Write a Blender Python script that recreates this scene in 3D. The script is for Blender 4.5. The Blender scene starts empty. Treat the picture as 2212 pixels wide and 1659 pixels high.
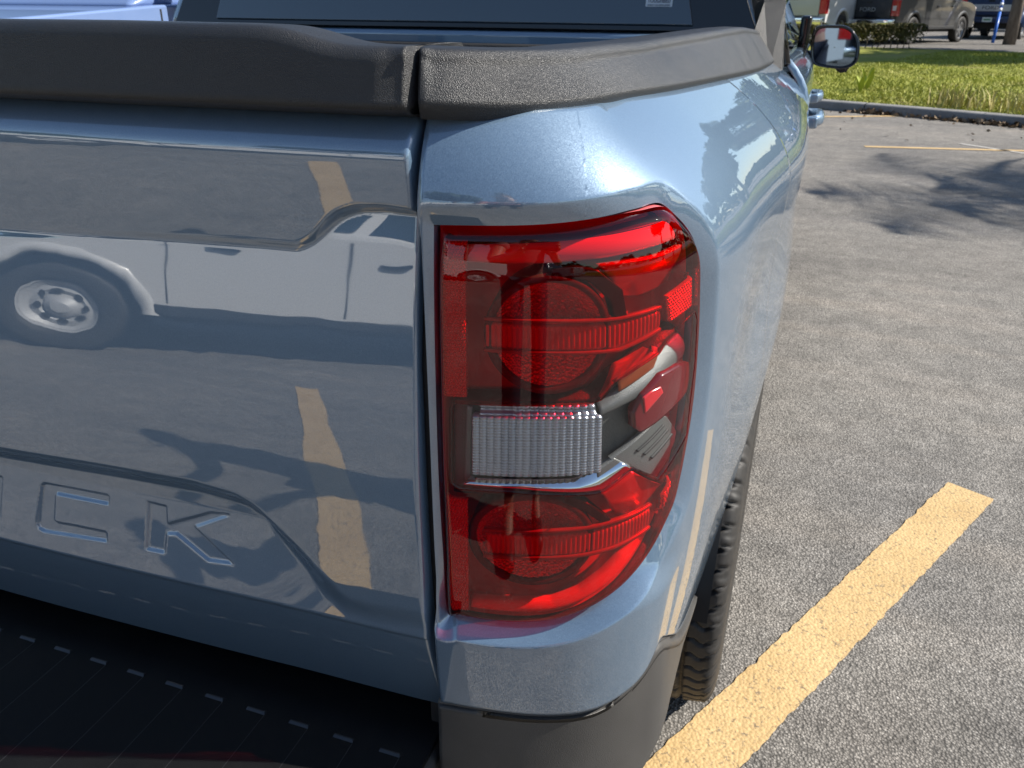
import bpy, bmesh, math, random
import numpy as np
from mathutils import Vector, Matrix
random.seed(7); RNG = np.random.default_rng(7)
sc = bpy.context.scene
COL = sc.collection
R = math.radians

# ---------------------------------------------------------------- camera, sky, sun
CAM = np.array([.94, -.44, 1.252]); YAW, PITCH, ROLL, FPX = R(19.1), R(24.9), R(.46), 1767.
_F = np.array([-math.sin(YAW)*math.cos(PITCH), math.cos(YAW)*math.cos(PITCH), -math.sin(PITCH)])
_R = np.array([math.cos(YAW), math.sin(YAW), 0.]); _U = np.cross(_R, _F)
camd = bpy.data.cameras.new('camera'); cam = bpy.data.objects.new('camera', camd); COL.objects.link(cam)
rt = _R*math.cos(ROLL) + _U*math.sin(ROLL); up = -_R*math.sin(ROLL) + _U*math.cos(ROLL)
M = Matrix.Identity(4)
for i in range(3):
    M[i][0] = rt[i]; M[i][1] = up[i]; M[i][2] = -_F[i]; M[i][3] = CAM[i]
cam.matrix_world = M
camd.sensor_width = 36; camd.lens = 36*FPX/2212; camd.clip_start = .01; camd.clip_end = 2000
camd.dof.use_dof = True; camd.dof.focus_distance = .72; camd.dof.aperture_fstop = 20.
sc.camera = cam

SUN_AZ, SUN_EL = R(18), R(41)          # azimuth measured from +X towards +Y
sun_dir = Vector((math.cos(SUN_AZ)*math.cos(SUN_EL), math.sin(SUN_AZ)*math.cos(SUN_EL), math.sin(SUN_EL)))
w = bpy.data.worlds.new('World'); sc.world = w; w.use_nodes = True
nt = w.node_tree; nt.nodes.clear()
sky = nt.nodes.new('ShaderNodeTexSky'); sky.sky_type = 'NISHITA'; sky.sun_disc = False
sky.sun_elevation = SUN_EL; sky.sun_rotation = R(90) - SUN_AZ; sky.air_density = 1.0; sky.dust_density = .4; sky.ozone_density = 1.5
bg = nt.nodes.new('ShaderNodeBackground'); bg.inputs[1].default_value = .09
wo = nt.nodes.new('ShaderNodeOutputWorld')
nt.links.new(sky.outputs[0], bg.inputs[0]); nt.links.new(bg.outputs[0], wo.inputs[0])
sl = bpy.data.lights.new('sun', 'SUN'); sl.energy = 5.0; sl.angle = R(.5); sl.color = (1., .945, .86)
so = bpy.data.objects.new('sun', sl); COL.objects.link(so)
so.rotation_euler = sun_dir.to_track_quat('Z', 'Y').to_euler(); so.location = (30, 8, 30)
sc.view_settings.view_transform = 'Standard'; sc.view_settings.look = 'None'
sc.view_settings.exposure = .72; sc.view_settings.gamma = 1; sc.view_settings.use_curve_mapping = False
sc.render.engine = 'CYCLES'
sc.cycles.max_bounces = 10; sc.cycles.transparent_max_bounces = 16; sc.cycles.glossy_bounces = 5
sc.cycles.caustics_reflective = False; sc.cycles.caustics_refractive = False
sc.cycles.use_denoising = True; sc.cycles.sample_clamp_indirect = 6

# ---------------------------------------------------------------- materials
def mat(name, color=(.5, .5, .5), rough=.5, metal=0., coat=0., coat_rough=.02, coat_ior=1.5, spec=.5, build=None):
    m = bpy.data.materials.new(name); m.use_nodes = True
    n = m.node_tree.nodes; b = n['Principled BSDF']
    b.inputs['Base Color'].default_value = (*color, 1); b.inputs['Roughness'].default_value = rough
    b.inputs['Metallic'].default_value = metal; b.inputs['Coat Weight'].default_value = coat
    b.inputs['Coat Roughness'].default_value = coat_rough; b.inputs['Coat IOR'].default_value = coat_ior
    b.inputs['Specular IOR Level'].default_value = spec
    if build: build(m.node_tree, b)
    return m
def nd(t, typ, **kw):
    x = t.nodes.new(typ)
    for k, v in kw.items():
        if k.startswith('i_'):
            key = k[2:].replace('_', ' ')
            x.inputs[int(key) if key.isdigit() else key].default_value = v
        else: setattr(x, k, v)
    return x
def lk(t, a, b): t.links.new(a, b)
def ocoord(t): return nd(t, 'ShaderNodeTexCoord').outputs['Object']
def noise(t, co, scale, detail=2, rough=.5):
    x = nd(t, 'ShaderNodeTexNoise', i_Scale=scale, i_Detail=detail, i_Roughness=rough); lk(t, co, x.inputs['Vector']); return x.outputs['Fac']
def voro(t, co, scale, feature='F1'):
    x = nd(t, 'ShaderNodeTexVoronoi', i_Scale=scale); x.feature = feature; lk(t, co, x.inputs['Vector']); return x
def ramp(t, fac, stops):
    x = nd(t, 'ShaderNodeValToRGB'); cr = x.color_ramp
    while len(cr.elements) < len(stops): cr.elements.new(.5)
    for e, (p, c) in zip(cr.elements, stops):
        e.position = p; e.color = (*c, 1) if len(c) == 3 else c
    lk(t, fac, x.inputs['Fac']); return x.outputs['Color']
def bump(t, h, strength=.3, dist=.01, normal=None):
    x = nd(t, 'ShaderNodeBump', i_Strength=strength, i_Distance=dist); lk(t, h, x.inputs['Height'])
    if normal: lk(t, normal, x.inputs['Normal'])
    return x.outputs['Normal']
def mixc(t, f, a, b, blend='MIX'):
    x = nd(t, 'ShaderNodeMix', data_type='RGBA'); x.blend_type = blend
    for i, v in ((0, f), (6, a), (7, b)):
        if isinstance(v, (int, float)): x.inputs[i].default_value = v
        elif isinstance(v, tuple): x.inputs[i].default_value = (*v, 1)
        else: lk(t, v, x.inputs[i])
    return x.outputs[2]
def g3(v): return (v, v, v)

def paint_nodes(c1, c2, flake=.16):
    def f(t, b):
        co = ocoord(t)
        v = voro(t, co, 1700.)
        lk(t, ramp(t, v.outputs['Color'], [(0., c1), (1., c2)]), b.inputs['Base Color'])
        nm = nd(t, 'ShaderNodeNormalMap')
        # tiny flakes turn the base normal only; the clear coat above stays smooth
        geo = nd(t, 'ShaderNodeNewGeometry')
        sub = nd(t, 'ShaderNodeVectorMath', operation='SUBTRACT'); lk(t, v.outputs['Color'], sub.inputs[0]); sub.inputs[1].default_value = (.5, .5, .5)
        sca = nd(t, 'ShaderNodeVectorMath', operation='SCALE'); lk(t, sub.outputs[0], sca.inputs[0]); sca.inputs[3].default_value = flake
        add = nd(t, 'ShaderNodeVectorMath', operation='ADD'); lk(t, geo.outputs['Normal'], add.inputs[0]); lk(t, sca.outputs[0], add.inputs[1])
        nrm = nd(t, 'ShaderNodeVectorMath', operation='NORMALIZE'); lk(t, add.outputs[0], nrm.inputs[0])
        lk(t, nrm.outputs[0], b.inputs['Normal'])
        w1 = noise(t, co, 22., 1); lk(t, bump(t, w1, .06, .0030), b.inputs['Coat Normal'])
        dn = noise(t, co, 6., 6, .7); lk(t, ramp(t, dn, [(.40, g3(.006)), (.62, g3(.035)), (.75, g3(.07))]), b.inputs['Coat Roughness'])   # orange peel
        t.nodes.remove(nm)
    return f
M_paint = mat('blue grey metallic paint', (.10, .16, .25), .46, .35, 1., .010, 2.35, build=paint_nodes((.125, .198, .288), (.155, .236, .330), .11))
def plastic_nodes(s1, k, dist, c1=None, c2=None):
    def f(t, b):
        co = ocoord(t)
        v = voro(t, co, s1); n = noise(t, co, s1*.6, 3, .6)
        add = nd(t, 'ShaderNodeMath', operation='ADD'); lk(t, v.outputs['Distance'], add.inputs[0]); lk(t, n, add.inputs[1])
        lk(t, bump(t, add.outputs[0], k, dist), b.inputs['Normal'])
        d = noise(t, co, 9., 4, .6)
        lk(t, ramp(t, d, [(.3, c1 or (.018, .018, .019)), (.75, c2 or (.03, .029, .028))]), b.inputs['Base Color'])
        lk(t, ramp(t, d, [(.3, g3(.36)), (.7, g3(.50))]), b.inputs['Roughness'])
    return f
M_cap = mat('grained black bed cap plastic', rough=.42, spec=.65, build=plastic_nodes(1500., .6, .0007, (.014, .014, .015), (.023, .023, .023)))
M_clad = mat('fine grained dark cladding plastic', rough=.5, spec=.5, build=plastic_nodes(1300., .35, .0005, (.050, .048, .046), (.075, .071, .066)))
M_black = mat('matt black liner and gap shade', (.012, .012, .013), .75)
M_gloss = mat('gloss black trim', (.006, .006, .007), .12, 0, .6)
M_pad = mat('black step pad plastic', rough=.5, spec=.22, build=plastic_nodes(1200., .2, .0005, (.006, .006, .007), (.010, .010, .010)))
M_chrome = mat('bright chrome', (.86, .87, .88), .06, 1.)
M_satin = mat('satin metal', (.55, .56, .57), .32, 1.)

def glass_mat(name, tint, rough=0., refl=1.5, gloss=(1, 1, 1)):
    m = bpy.data.materials.new(name); m.use_nodes = True; t = m.node_tree; t.nodes.clear()
    o = nd(t, 'ShaderNodeOutputMaterial'); tr = nd(t, 'ShaderNodeBsdfTransparent'); tr.inputs[0].default_value = (*tint, 1)
    gl = nd(t, 'ShaderNodeBsdfGlossy'); gl.inputs['Roughness'].default_value = rough; gl.inputs['Color'].default_value = (*gloss, 1)
    fr = nd(t, 'ShaderNodeFresnel', i_IOR=refl); mx = nd(t, 'ShaderNodeMixShader')
    ge = nd(t, 'ShaderNodeNewGeometry'); a1 = nd(t, 'ShaderNodeMath', operation='SUBTRACT'); a1.inputs[0].default_value = 1; lk(t, ge.outputs['Backfacing'], a1.inputs[1])
    a2 = nd(t, 'ShaderNodeMath', operation='MULTIPLY'); lk(t, fr.outputs[0], a2.inputs[0]); lk(t, a1.outputs[0], a2.inputs[1])   # thin shell: the outer face reflects once
    lk(t, a2.outputs[0], mx.inputs[0]); lk(t, tr.outputs[0], mx.inputs[1]); lk(t, gl.outputs[0], mx.inputs[2]); lk(t, mx.outputs[0], o.inputs[0])
    return m
M_red = glass_mat('red lamp lens', (.86, .014, .034), .012, 1.58)
M_clear = glass_mat('clear lamp lens', (.93, .93, .93), .01, 1.5)
M_edge = glass_mat('red lens seam', (.85, .10, .11), .05, 1.5)
M_glass = mat('dark rear window glass', (.002, .018, .030), .015, 0, 1., .0, 1.9)
def sparkle(s, k, dist):
    def f(t, b):
        co = ocoord(t); v = voro(t, co, s); lk(t, bump(t, v.outputs['Distance'], k, dist), b.inputs['Normal'])
    return f
M_bowl = mat('pebbled lamp reflector', (.95, .50, .50), .25, .6, build=sparkle(420., 1., .0016))
M_guide = mat('red light guide', (.92, .30, .32), .35, 0, .4)
M_band = mat('red ribbed optic', (.62, .13, .15), .22, .2, .5)
M_wing = mat('red side reflector', (.85, .22, .2), .28, .6)
M_dark = mat('dark lamp housing', (.09, .02, .02), .35, .1)
M_rail = mat('dark red moulding', (.34, .06, .07), .3, .1)
M_shade = mat('black bowl shroud', (.016, .006, .006), .3)
M_hous = mat('lamp housing plastic', (.78, .16, .17), .4, .1)
M_reflex = mat('reflex reflector cells', (.72, .16, .17), .18, .35, .6)
M_bezel = mat('charcoal lamp bezel', (.10, .105, .10), .42, .35, build=sparkle(600., .5, .0006))
M_slot = mat('dark slot', (.02, .02, .02), .6)
M_silver = mat('grained silver lamp trim', (.17, .175, .17), .5, .6, build=sparkle(1000., .5, .0005))
def prism_nodes(t, b):
    b.inputs['Transmission Weight'].default_value = .25
M_prism = mat('clear prism optic', (.36, .38, .43), .2, .5, 1., .02, 1.6, build=prism_nodes)
M_redsolid = mat('red side marker', (.12, .002, .006), .2, 0, .3)
M_redbright = mat('red marker element', (.55, .012, .02), .3, 0, .5)
M_amber = mat('amber reflection piece', (.40, .09, .03), .3, .4)
M_label = mat('white sticker', (.78, .79, .80), .5)
M_ink = mat('dark sticker print', (.05, .07, .12), .5)

def asphalt_nodes(t, b):
    co = ocoord(t)
    v = voro(t, co, 190.); v2 = voro(t, co, 380.); big = noise(t, co, .9, 5, .6); mid = noise(t, co, 9., 5, .65)
    stone = ramp(t, v.outputs['Color'], [(0., (.20, .188, .172)), (.45, (.255, .240, .220)), (.80, (.315, .297, .272)), (.95, (.40, .38, .35)), (1., (.56, .54, .51))])
    gap = ramp(t, v.outputs['Distance'], [(.30, g3(1.)), (.66, g3(.5))])
    c = mixc(t, 1., stone, gap, 'MULTIPLY')
    fine = ramp(t, v2.outputs['Color'], [(0., g3(.62)), (1., g3(1.35))])
    c = mixc(t, 1., c, fine, 'MULTIPLY')
    pat = ramp(t, big, [(.30, (.84, .84, .85)), (.52, (1.0, .99, .97)), (.72, (1.18, 1.14, 1.10))])
    c = mixc(t, 1., c, pat, 'MULTIPLY')
    c = mixc(t, 1., c, ramp(t, mid, [(.3, g3(.80)), (.7, g3(1.22))]), 'MULTIPLY')
    # tyre-worn streaks across the aisle and long pale cracks
    mp = nd(t, 'ShaderNodeMapping'); mp.inputs['Scale'].default_value = (.28, 1.7, 1); mp.inputs['Rotation'].default_value = (0, 0, R(-18)); lk(t, co, mp.inputs['Vector'])
    st = noise(t, mp.outputs[0], 1.3, 5, .6)
    c = mixc(t, 1., c, ramp(t, st, [(.32, g3(.80)), (.55, g3(1.05)), (.75, (1.22, 1.17, 1.12))]), 'MULTIPLY')
    lk(t, c, b.inputs['Base Color'])
    h = nd(t, 'ShaderNodeMath', operation='SUBTRACT'); h.inputs[0].default_value = 1; lk(t, v.outputs['Distance'], h.inputs[1])
    lk(t, bump(t, h.outputs[0], .75, .004), b.inputs['Normal'])
M_asph = mat('worn asphalt', rough=.85, spec=.3, build=asphalt_nodes)
def yellow_nodes(t, b):
    co = ocoord(t)
    e = voro(t, co, 45., 'DISTANCE_TO_EDGE'); n = noise(t, co, 75., 6, .78); n2 = noise(t, co, 5., 4, .6)
    n3 = noise(t, co, 150., 3, .7)
    add = nd(t, 'ShaderNodeMath', operation='ADD'); lk(t, n, add.inputs[0]); lk(t, e.outputs['Distance'], add.inputs[1])
    base = ramp(t, n2, [(.3, (.50, .335, .145)), (.7, (.60, .42, .20))])
    base = mixc(t, 1., base, ramp(t, n3, [(.3, g3(.80)), (.7, g3(1.12))]), 'MULTIPLY')
    c = mixc(t, ramp(t, add.outputs[0], [(.43, g3(0)), (.51, g3(1))]), (.24, .175, .10), base)
    lk(t, c, b.inputs['Base Color'])
    v = voro(t, co, 135.); h = nd(t, 'ShaderNodeMath', operation='SUBTRACT'); h.inputs[0].default_value = 1; lk(t, v.outputs['Distance'], h.inputs[1])
    lk(t, bump(t, h.outputs[0], .5, .003), b.inputs['Normal'])
M_yellow = mat('worn yellow line paint', rough=.7, build=yellow_nodes)
def conc_nodes(t, b):
    co = ocoord(t); n = noise(t, co, 3., 6, .65); n2 = noise(t, co, 60., 4, .7)
    c = mixc(t, 1., ramp(t, n, [(.3, (.15, .148, .145)), (.7, (.24, .235, .225))]), ramp(t, n2, [(.3, g3(.8)), (.7, g3(1.15))]), 'MULTIPLY')
    lk(t, c, b.inputs['Base Color']); lk(t, bump(t, n2, .4, .004), b.inputs['Normal'])
M_conc = mat('weathered kerb concrete', rough=.85, build=conc_nodes)
def soil_nodes(t, b):
    co = ocoord(t); n = noise(t, co, 1.2, 6, .6); n2 = noise(t, co, 25., 4, .7)
    c = ramp(t, n, [(.3, (.17, .20, .035)), (.52, (.26, .27, .055)), (.72, (.30, .24, .12))])
    c = mixc(t, 1., c, ramp(t, n2, [(.3, g3(.6)), (.7, g3(1.25))]), 'MULTIPLY')
    lk(t, c, b.inputs['Base Color'])
M_lawn = mat('lawn soil and thatch', rough=.95, spec=.1, build=soil_nodes)
def leafmat(name, a, c_, tr=.25):
    def f(t, b):
        g = nd(t, 'ShaderNodeNewGeometry'); co = ocoord(t); n = noise(t, co, .8, 3)
        c = ramp(t, g.outputs['Random Per Island'], [(0., a), (1., c_)])
        lk(t, mixc(t, 1., c, ramp(t, n, [(.3, g3(.75)), (.7, g3(1.2))]), 'MULTIPLY'), b.inputs['Base Color'])
        b.inputs['Transmission Weight'].default_value = 0
        b.inputs['Subsurface Weight'].default_value = 0
    return mat(name, rough=.6, spec=.25, build=f)
M_grass = leafmat('sunlit grass', (.22, .26, .03), (.46, .45, .085))
M_tall = leafmat('tall drying grass', (.27, .27, .06), (.56, .47, .20))
M_bush = leafmat('clipped hedge leaves', (.05, .06, .018), (.16, .13, .045))
M_leaf = leafmat('oak leaves', (.030, .055, .012), (.085, .12, .030))
M_palm = leafmat('palm leaflets', (.045, .07, .018), (.10, .13, .045))
M_dry = leafmat('dry fallen leaves', (.09, .055, .03), (.26, .19, .12))
M_weed = leafmat('yellow green weed leaves', (.28, .36, .04), (.48, .52, .07))
def bark_nodes(t, b):
    co = ocoord(t); mp = nd(t, 'ShaderNodeMapping'); mp.inputs['Scale'].default_value = (1, 1, .25); lk(t, co, mp.inputs['Vector'])
    n = noise(t, mp.outputs[0], 14., 6, .7)
    lk(t, ramp(t, n, [(.3, (.10, .08, .065)), (.7, (.27, .225, .185))]), b.inputs['Base Color']); lk(t, bump(t, n, .8, .03), b.inputs['Normal'])
M_bark = mat('grey brown bark', rough=.9, build=bark_nodes)
def rubber_nodes(t, b):
    co = ocoord(t); n = noise(t, co, 60., 4, .6)
    lk(t, ramp(t, n, [(.3, (.017, .0165, .016)), (.7, (.040, .036, .032))]), b.inputs['Base Color'])
M_rubber = mat('dusty tyre rubber', rough=.62, build=rubber_nodes)

# ---------------------------------------------------------------- object helpers
def link(name, me, m=None, parent=None, smooth=False):
    o = bpy.data.objects.new(name, me); COL.objects.link(o)
    if m is not None and not me.materials: me.materials.append(m)
    if parent is not None: o.parent = parent
    if smooth: me.shade_smooth()
    return o
def pydata(name, v, f, m=None, parent=None, smooth=False):
    me = bpy.data.meshes.new(name); me.from_pydata([tuple(map(float, p)) for p in v], [], [tuple(map(int, q)) for q in f]); me.update()
    return link(name, me, m, parent, smooth)
def from_bm(name, bm, m=None, parent=None, smooth=False):
    bmesh.ops.recalc_face_normals(bm, faces=bm.faces[:])
    me = bpy.data.meshes.new(name); bm.to_mesh(me); bm.free(); return link(name, me, m, parent, smooth)
def tag(o, label, cat, group=None):
    o['label'] = label; o['category'] = cat
    if group: o['group'] = group
    return o
def kind(o, k): o['kind'] = k; return o
def thing(name, label, cat, loc=(0, 0, 0), rz=0, group=None):
    o = bpy.data.objects.new(name, None); COL.objects.link(o); o.location = loc; o.rotation_euler = (0, 0, rz)
    o.empty_display_size = .1
    return tag(o, label, cat, group)
def bevel(o, wd, seg=2, ang=30):
    b = o.modifiers.new('bevel', 'BEVEL'); b.width = wd; b.segments = seg; b.limit_method = 'ANGLE'; b.angle_limit = R(ang)
    o.data.shade_smooth(); n = o.modifiers.new('wn', 'WEIGHTED_NORMAL'); n.keep_sharp = False; return o
def box(name, x0, x1, y0, y1, z0, z1, m, parent=None, bv=0, bm=None):
    v = [(x, y, z) for z in (z0, z1) for y in (y0, y1) for x in (x0, x1)]
    f = [(0, 2, 3, 1), (4, 5, 7, 6), (0, 1, 5, 4), (2, 6, 7, 3), (0, 4, 6, 2), (1, 3, 7, 5)]
    o = pydata(name, v, f, m, parent)
    if bv: bevel(o, bv)
    return o
def addbox(bm, x0, x1, y0, y1, z0, z1):
    vs = [bm.verts.new((x, y, z)) for z in (z0, z1) for y in (y0, y1) for x in (x0, x1)]
    for q in [(0, 2, 3, 1), (4, 5, 7, 6), (0, 1, 5, 4), (2, 6, 7, 3), (0, 4, 6, 2), (1, 3, 7, 5)]: bm.faces.new([vs[i] for i in q])
def extrude(name, prof, axis, a0, a1, m, parent=None, bv=0, seg=2):
    """closed 2-D profile extruded along an axis ('x': profile is (y, z); 'y': (x, z); 'z': (x, y))"""
    bm = bmesh.new(); n = len(prof)
    def P(p, a): return {'x': (a, p[0], p[1]), 'y': (p[0], a, p[1]), 'z': (p[0], p[1], a)}[axis]
    A = [bm.verts.new(P(p, a0)) for p in prof]; B = [bm.verts.new(P(p, a1)) for p in prof]
    bm.faces.new(A); bm.faces.new(B[::-1])
    for i in range(n): bm.faces.new([A[i], A[(i+1) % n], B[(i+1) % n], B[i]])
    o = from_bm(name, bm, m, parent)
    if bv: bevel(o, bv, seg)
    return o
def grid(name, Pts, m, parent=None, smooth=True, close_u=False, flip=False):
    """Pts: array (nu, nv, 3)"""
    nu, nv = Pts.shape[:2]; idx = np.arange(nu*nv).reshape(nu, nv)
    a = idx if close_u else idx[:-1]; b = np.roll(idx, -1, 0) if close_u else idx[1:]
    q = np.stack([a[:, :-1], b[:, :-1], b[:, 1:], a[:, 1:]], -1).reshape(-1, 4)
    if flip: q = q[:, ::-1]
    me = bpy.data.meshes.new(name); V = Pts.reshape(-1, 3)
    me.vertices.add(len(V)); me.vertices.foreach_set('co', V.astype(np.float32).ravel())
    me.loops.add(q.size); me.loops.foreach_set('vertex_index', q.astype(np.int32).ravel())
    me.polygons.add(len(q)); me.polygons.foreach_set('loop_start', np.arange(0, q.size, 4, dtype=np.int32)); me.polygons.foreach_set('loop_total', np.full(len(q), 4, np.int32))
    me.update(calc_edges=True); me.validate()
    return link(name, me, m, parent, smooth)
def lathe(name, prof, m, parent=None, n=48, axis='x', center=(0, 0, 0), smooth=True):
    """prof: list (a, r) : a along axis"""
    th = np.linspace(0, 2*np.pi, n, endpoint=False); pr = np.array(prof)
    a = np.broadcast_to(pr[:, 0], (n, len(pr))); r = pr[:, 1][None]*np.ones((n, 1)); c, s_ = np.cos(th)[:, None], np.sin(th)[:, None]
    if axis == 'x': P = np.stack([a, r*c, r*s_], -1)
    elif axis == 'z': P = np.stack([r*c, r*s_, a], -1)
    else: P = np.stack([r*s_, a, r*c], -1)
    return grid(name, P + np.array(center), m, parent, smooth, close_u=True)
def tube(name, pts, radii, m, parent=None, n=8):
    pts = [Vector(p) for p in pts]; P = []
    for i, p in enumerate(pts):
        d = (pts[min(i+1, len(pts)-1)] - pts[max(i-1, 0)]).normalized(); a = d.orthogonal().normalized() if i == 0 else (a - d*a.dot(d)).normalized(); b = d.cross(a)
        P.append([p + (a*math.cos(2*math.pi*k/n) + b*math.sin(2*math.pi*k/n))*radii[i] for k in range(n)])
    v = [q for r_ in P for q in r_]; f = []
    for i in range(len(pts)-1):
        for k in range(n): f.append((i*n+k, i*n+(k+1) % n, (i+1)*n+(k+1) % n, (i+1)*n+k))
    f.append(tuple(range(n))[::-1]); f.append(tuple(range((len(pts)-1)*n, len(pts)*n)))
    return pydata(name, v, f, m, parent, True)

# photograph measurements (2212-pixel-wide picture) -> viewing direction, used to survey where real surfaces lie
def ray(px, py):
    u2 = (px-1106)/FPX; v2 = (py-829.5)/FPX
    u = u2*math.cos(ROLL)+v2*math.sin(ROLL); v = -u2*math.sin(ROLL)+v2*math.cos(ROLL)
    return _F + u*_R - v*_U
def on_y(px, py, Y): d = ray(px, py); return CAM + d*(Y-CAM[1])/d[1]
def on_z(px, py, Z=0.): d = ray(px, py); return CAM + d*(Z-CAM[2])/d[2]
def on_x(px, py, X): d = ray(px, py); return CAM + d*(X-CAM[0])/d[0]
def sst(a, b, x): t = np.clip((np.asarray(x, float)-a)/(b-a), 0, 1); return t*t*(3-2*t)
def catmull(pts, closed=False, k=10):
    P = np.array(pts, float); n = len(P); out = []
    rng = range(n) if closed else range(n-1)
    for i in rng:
        if closed: p0, p1, p2, p3 = P[i-1], P[i], P[(i+1) % n], P[(i+2) % n]
        else: p1, p2 = P[i], P[i+1]; p0 = P[i-1] if i > 0 else 2*p1-p2; p3 = P[i+2] if i+2 < n else 2*p2-p1
        for j in range(k):
            t = j/k
            out.append(.5*((2*p1)+(-p0+p2)*t+(2*p0-5*p1+4*p2-p3)*t*t+(-p0+3*p1-3*p2+p3)*t**3))
    if not closed: out.append(P[-1])
    return np.array(out)
def resample(P, n, closed=False):
    if closed: P = np.vstack([P, P[:1]])
    L = np.r_[0, np.cumsum(np.linalg.norm(np.diff(P, axis=0), axis=1))]
    u = np.linspace(0, L[-1], n, endpoint=not closed)
    return np.stack([np.interp(u, L, P[:, k]) for k in range(P.shape[1])], -1)
def polydist(Q, P, closed=True):
    """distance of points Q (n,2) to polyline P"""
    A = P; B = np.roll(P, -1, 0)
    if not closed: A = P[:-1]; B = P[1:]
    best = np.full(len(Q), 1e9)
    for a, b in zip(A, B):
        ab = b-a; t = np.clip(((Q-a)@ab)/max(ab@ab, 1e-12), 0, 1); d = np.linalg.norm(Q-a-t[:, None]*ab, axis=1); best = np.minimum(best, d)
    return best
def inside(Q, P):
    x, y = Q[:, 0], Q[:, 1]; c = np.zeros(len(Q), bool); n = len(P)
    for i in range(n):
        x1, y1 = P[i]; x2, y2 = P[(i+1) % n]
        if y1 == y2: continue
        c ^= ((y1 > y) != (y2 > y)) & (x < (x2-x1)*(y-y1)/(y2-y1)+x1)
    return c
def rayhit(c, ang, P):
    """radius from c along each angle to closed polygon P (first crossing)"""
    d = np.stack([np.cos(ang), np.sin(ang)], -1); A = P-c; B = np.roll(P, -1, 0)-c; out = np.full(len(ang), np.inf)
    for a, b in zip(A, B):
        e = b-a; den = d[:, 0]*e[1]-d[:, 1]*e[0]; den = np.where(abs(den) < 1e-12, 1e-12, den)
        t = (a[0]*e[1]-a[1]*e[0])/den; s_ = (a[0]*d[:, 1]-a[1]*d[:, 0])/den
        ok = (t > 1e-7) & (s_ >= -1e-6) & (s_ <= 1+1e-6); out = np.where(ok & (t < out), t, out)
    bad = ~np.isfinite(out)
    if bad.any(): out[bad] = np.interp(np.flatnonzero(bad), np.flatnonzero(~bad), out[~bad])
    return out

# ---------------------------------------------------------------- plan curve of the rear corner of the truck bed
plan_pts = [(.52, .076), (.60, .0795), (.686, .0855), (.74, .0925), (.785, .104), (.822, .122), (.850, .148), (.868, .180), (.880, .218),
            (.888, .265), (.897, .34), (.905, .44), (.9135, .55), (.925, .70), (.935, .86), (.9385, 1.02), (.938, 1.2), (.935, 1.4), (.933, 1.62), (.932, 1.9)]
_c = catmull(plan_pts, k=60)
for _ in range(220): _c[1:-1] = .25*_c[:-2]+.5*_c[1:-1]+.25*_c[2:]
_L = np.r_[0, np.cumsum(np.linalg.norm(np.diff(_c, axis=0), axis=1))]
_s0 = np.interp(.686, _c[:, 0][:500], _L[:500]); _S = _L-_s0
_u = np.arange(_S[0], _S[-1], .0015); _cx = np.interp(_u, _S, _c[:, 0]); _cy = np.interp(_u, _S, _c[:, 1])
for _ in range(60): _cx[1:-1] = .25*_cx[:-2]+.5*_cx[1:-1]+.25*_cx[2:]; _cy[1:-1] = .25*_cy[:-2]+.5*_cy[1:-1]+.25*_cy[2:]
_tx = np.gradient(_cx); _ty = np.gradient(_cy); _tl = np.hypot(_tx, _ty); _nx = _ty/_tl; _ny = -_tx/_tl
def surf(s_, z, h):
    s_ = np.asarray(s_, float); z = np.asarray(z, float)
    return np.stack([np.interp(s_, _u, _cx)+np.interp(s_, _u, _nx)*h, np.interp(s_, _u, _cy)+np.interp(s_, _u, _ny)*h, z+0*s_], -1)
def hit(px, py, h=0.):
    """(s, z) where the sight line meets the corner surface offset by h"""
    d = ray(px, py); X = _cx+_nx*h; Y = _cy+_ny*h
    Xr = CAM[0]+d[0]*(Y-CAM[1])/d[1]; g = X-Xr; k = np.flatnonzero((g[:-1] < 0) & (g[1:] >= 0))
    k = k[0] if len(k) else int(np.argmin(abs(g[:-1]))); den = g[k+1]-g[k]
    f = min(max(-g[k]/den if abs(den) > 1e-12 else 0, 0), 1)
    s_ = _u[k]+f*(_u[k+1]-_u[k]); y = np.interp(s_, _u, Y)
    return s_, CAM[2]+d[2]*(y-CAM[1])/d[1]
def hits(P, h=0.): return np.array([hit(a, b, h) for a, b in P])
def ztop(s_): return 1.186-.033*np.clip(s_, -1, 3)+.007*sst(.02, .32, s_)
def prof(s_, z):
    u = ztop(s_)-z
    H = .036+.060*sst(.01, .26, s_)+.006*np.exp(-((s_-.165)/.08)**2); W_ = .085+.045*sst(.03, .30, s_)
    h = -H*(1-np.clip(u/W_, 0, 1))**2.1
    h = h-.020*np.clip((.90-z)/.30, 0, 2)**2
    h = h-.010*np.exp(-((z-.93)/.10)**2)*sst(.30, .60, s_)        # slight waist along the side
    return h

# ================================================================ SETTING: asphalt, painted lines, kerb, lawn
KERB = catmull([(-60, 24.), (-30, 20.), (-10, 15.4), (-3, 13.3), (1.2, 11.75), (3.4, 10.75), (5.4, 9.6), (7.4, 7.8), (8.6, 5.4), (9.2, 2.), (9.4, -3), (9.4, -14), (9.4, -40)], k=8)
def plane_poly(name, pts, z, m): return pydata(name, [(x, y, z) for x, y in pts], [tuple(range(len(pts)))], m)
g = plane_poly('asphalt_ground', [(-400, -400), (400, -400), (400, 500), (-400, 500)], 0, M_asph); kind(g, 'structure')

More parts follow.
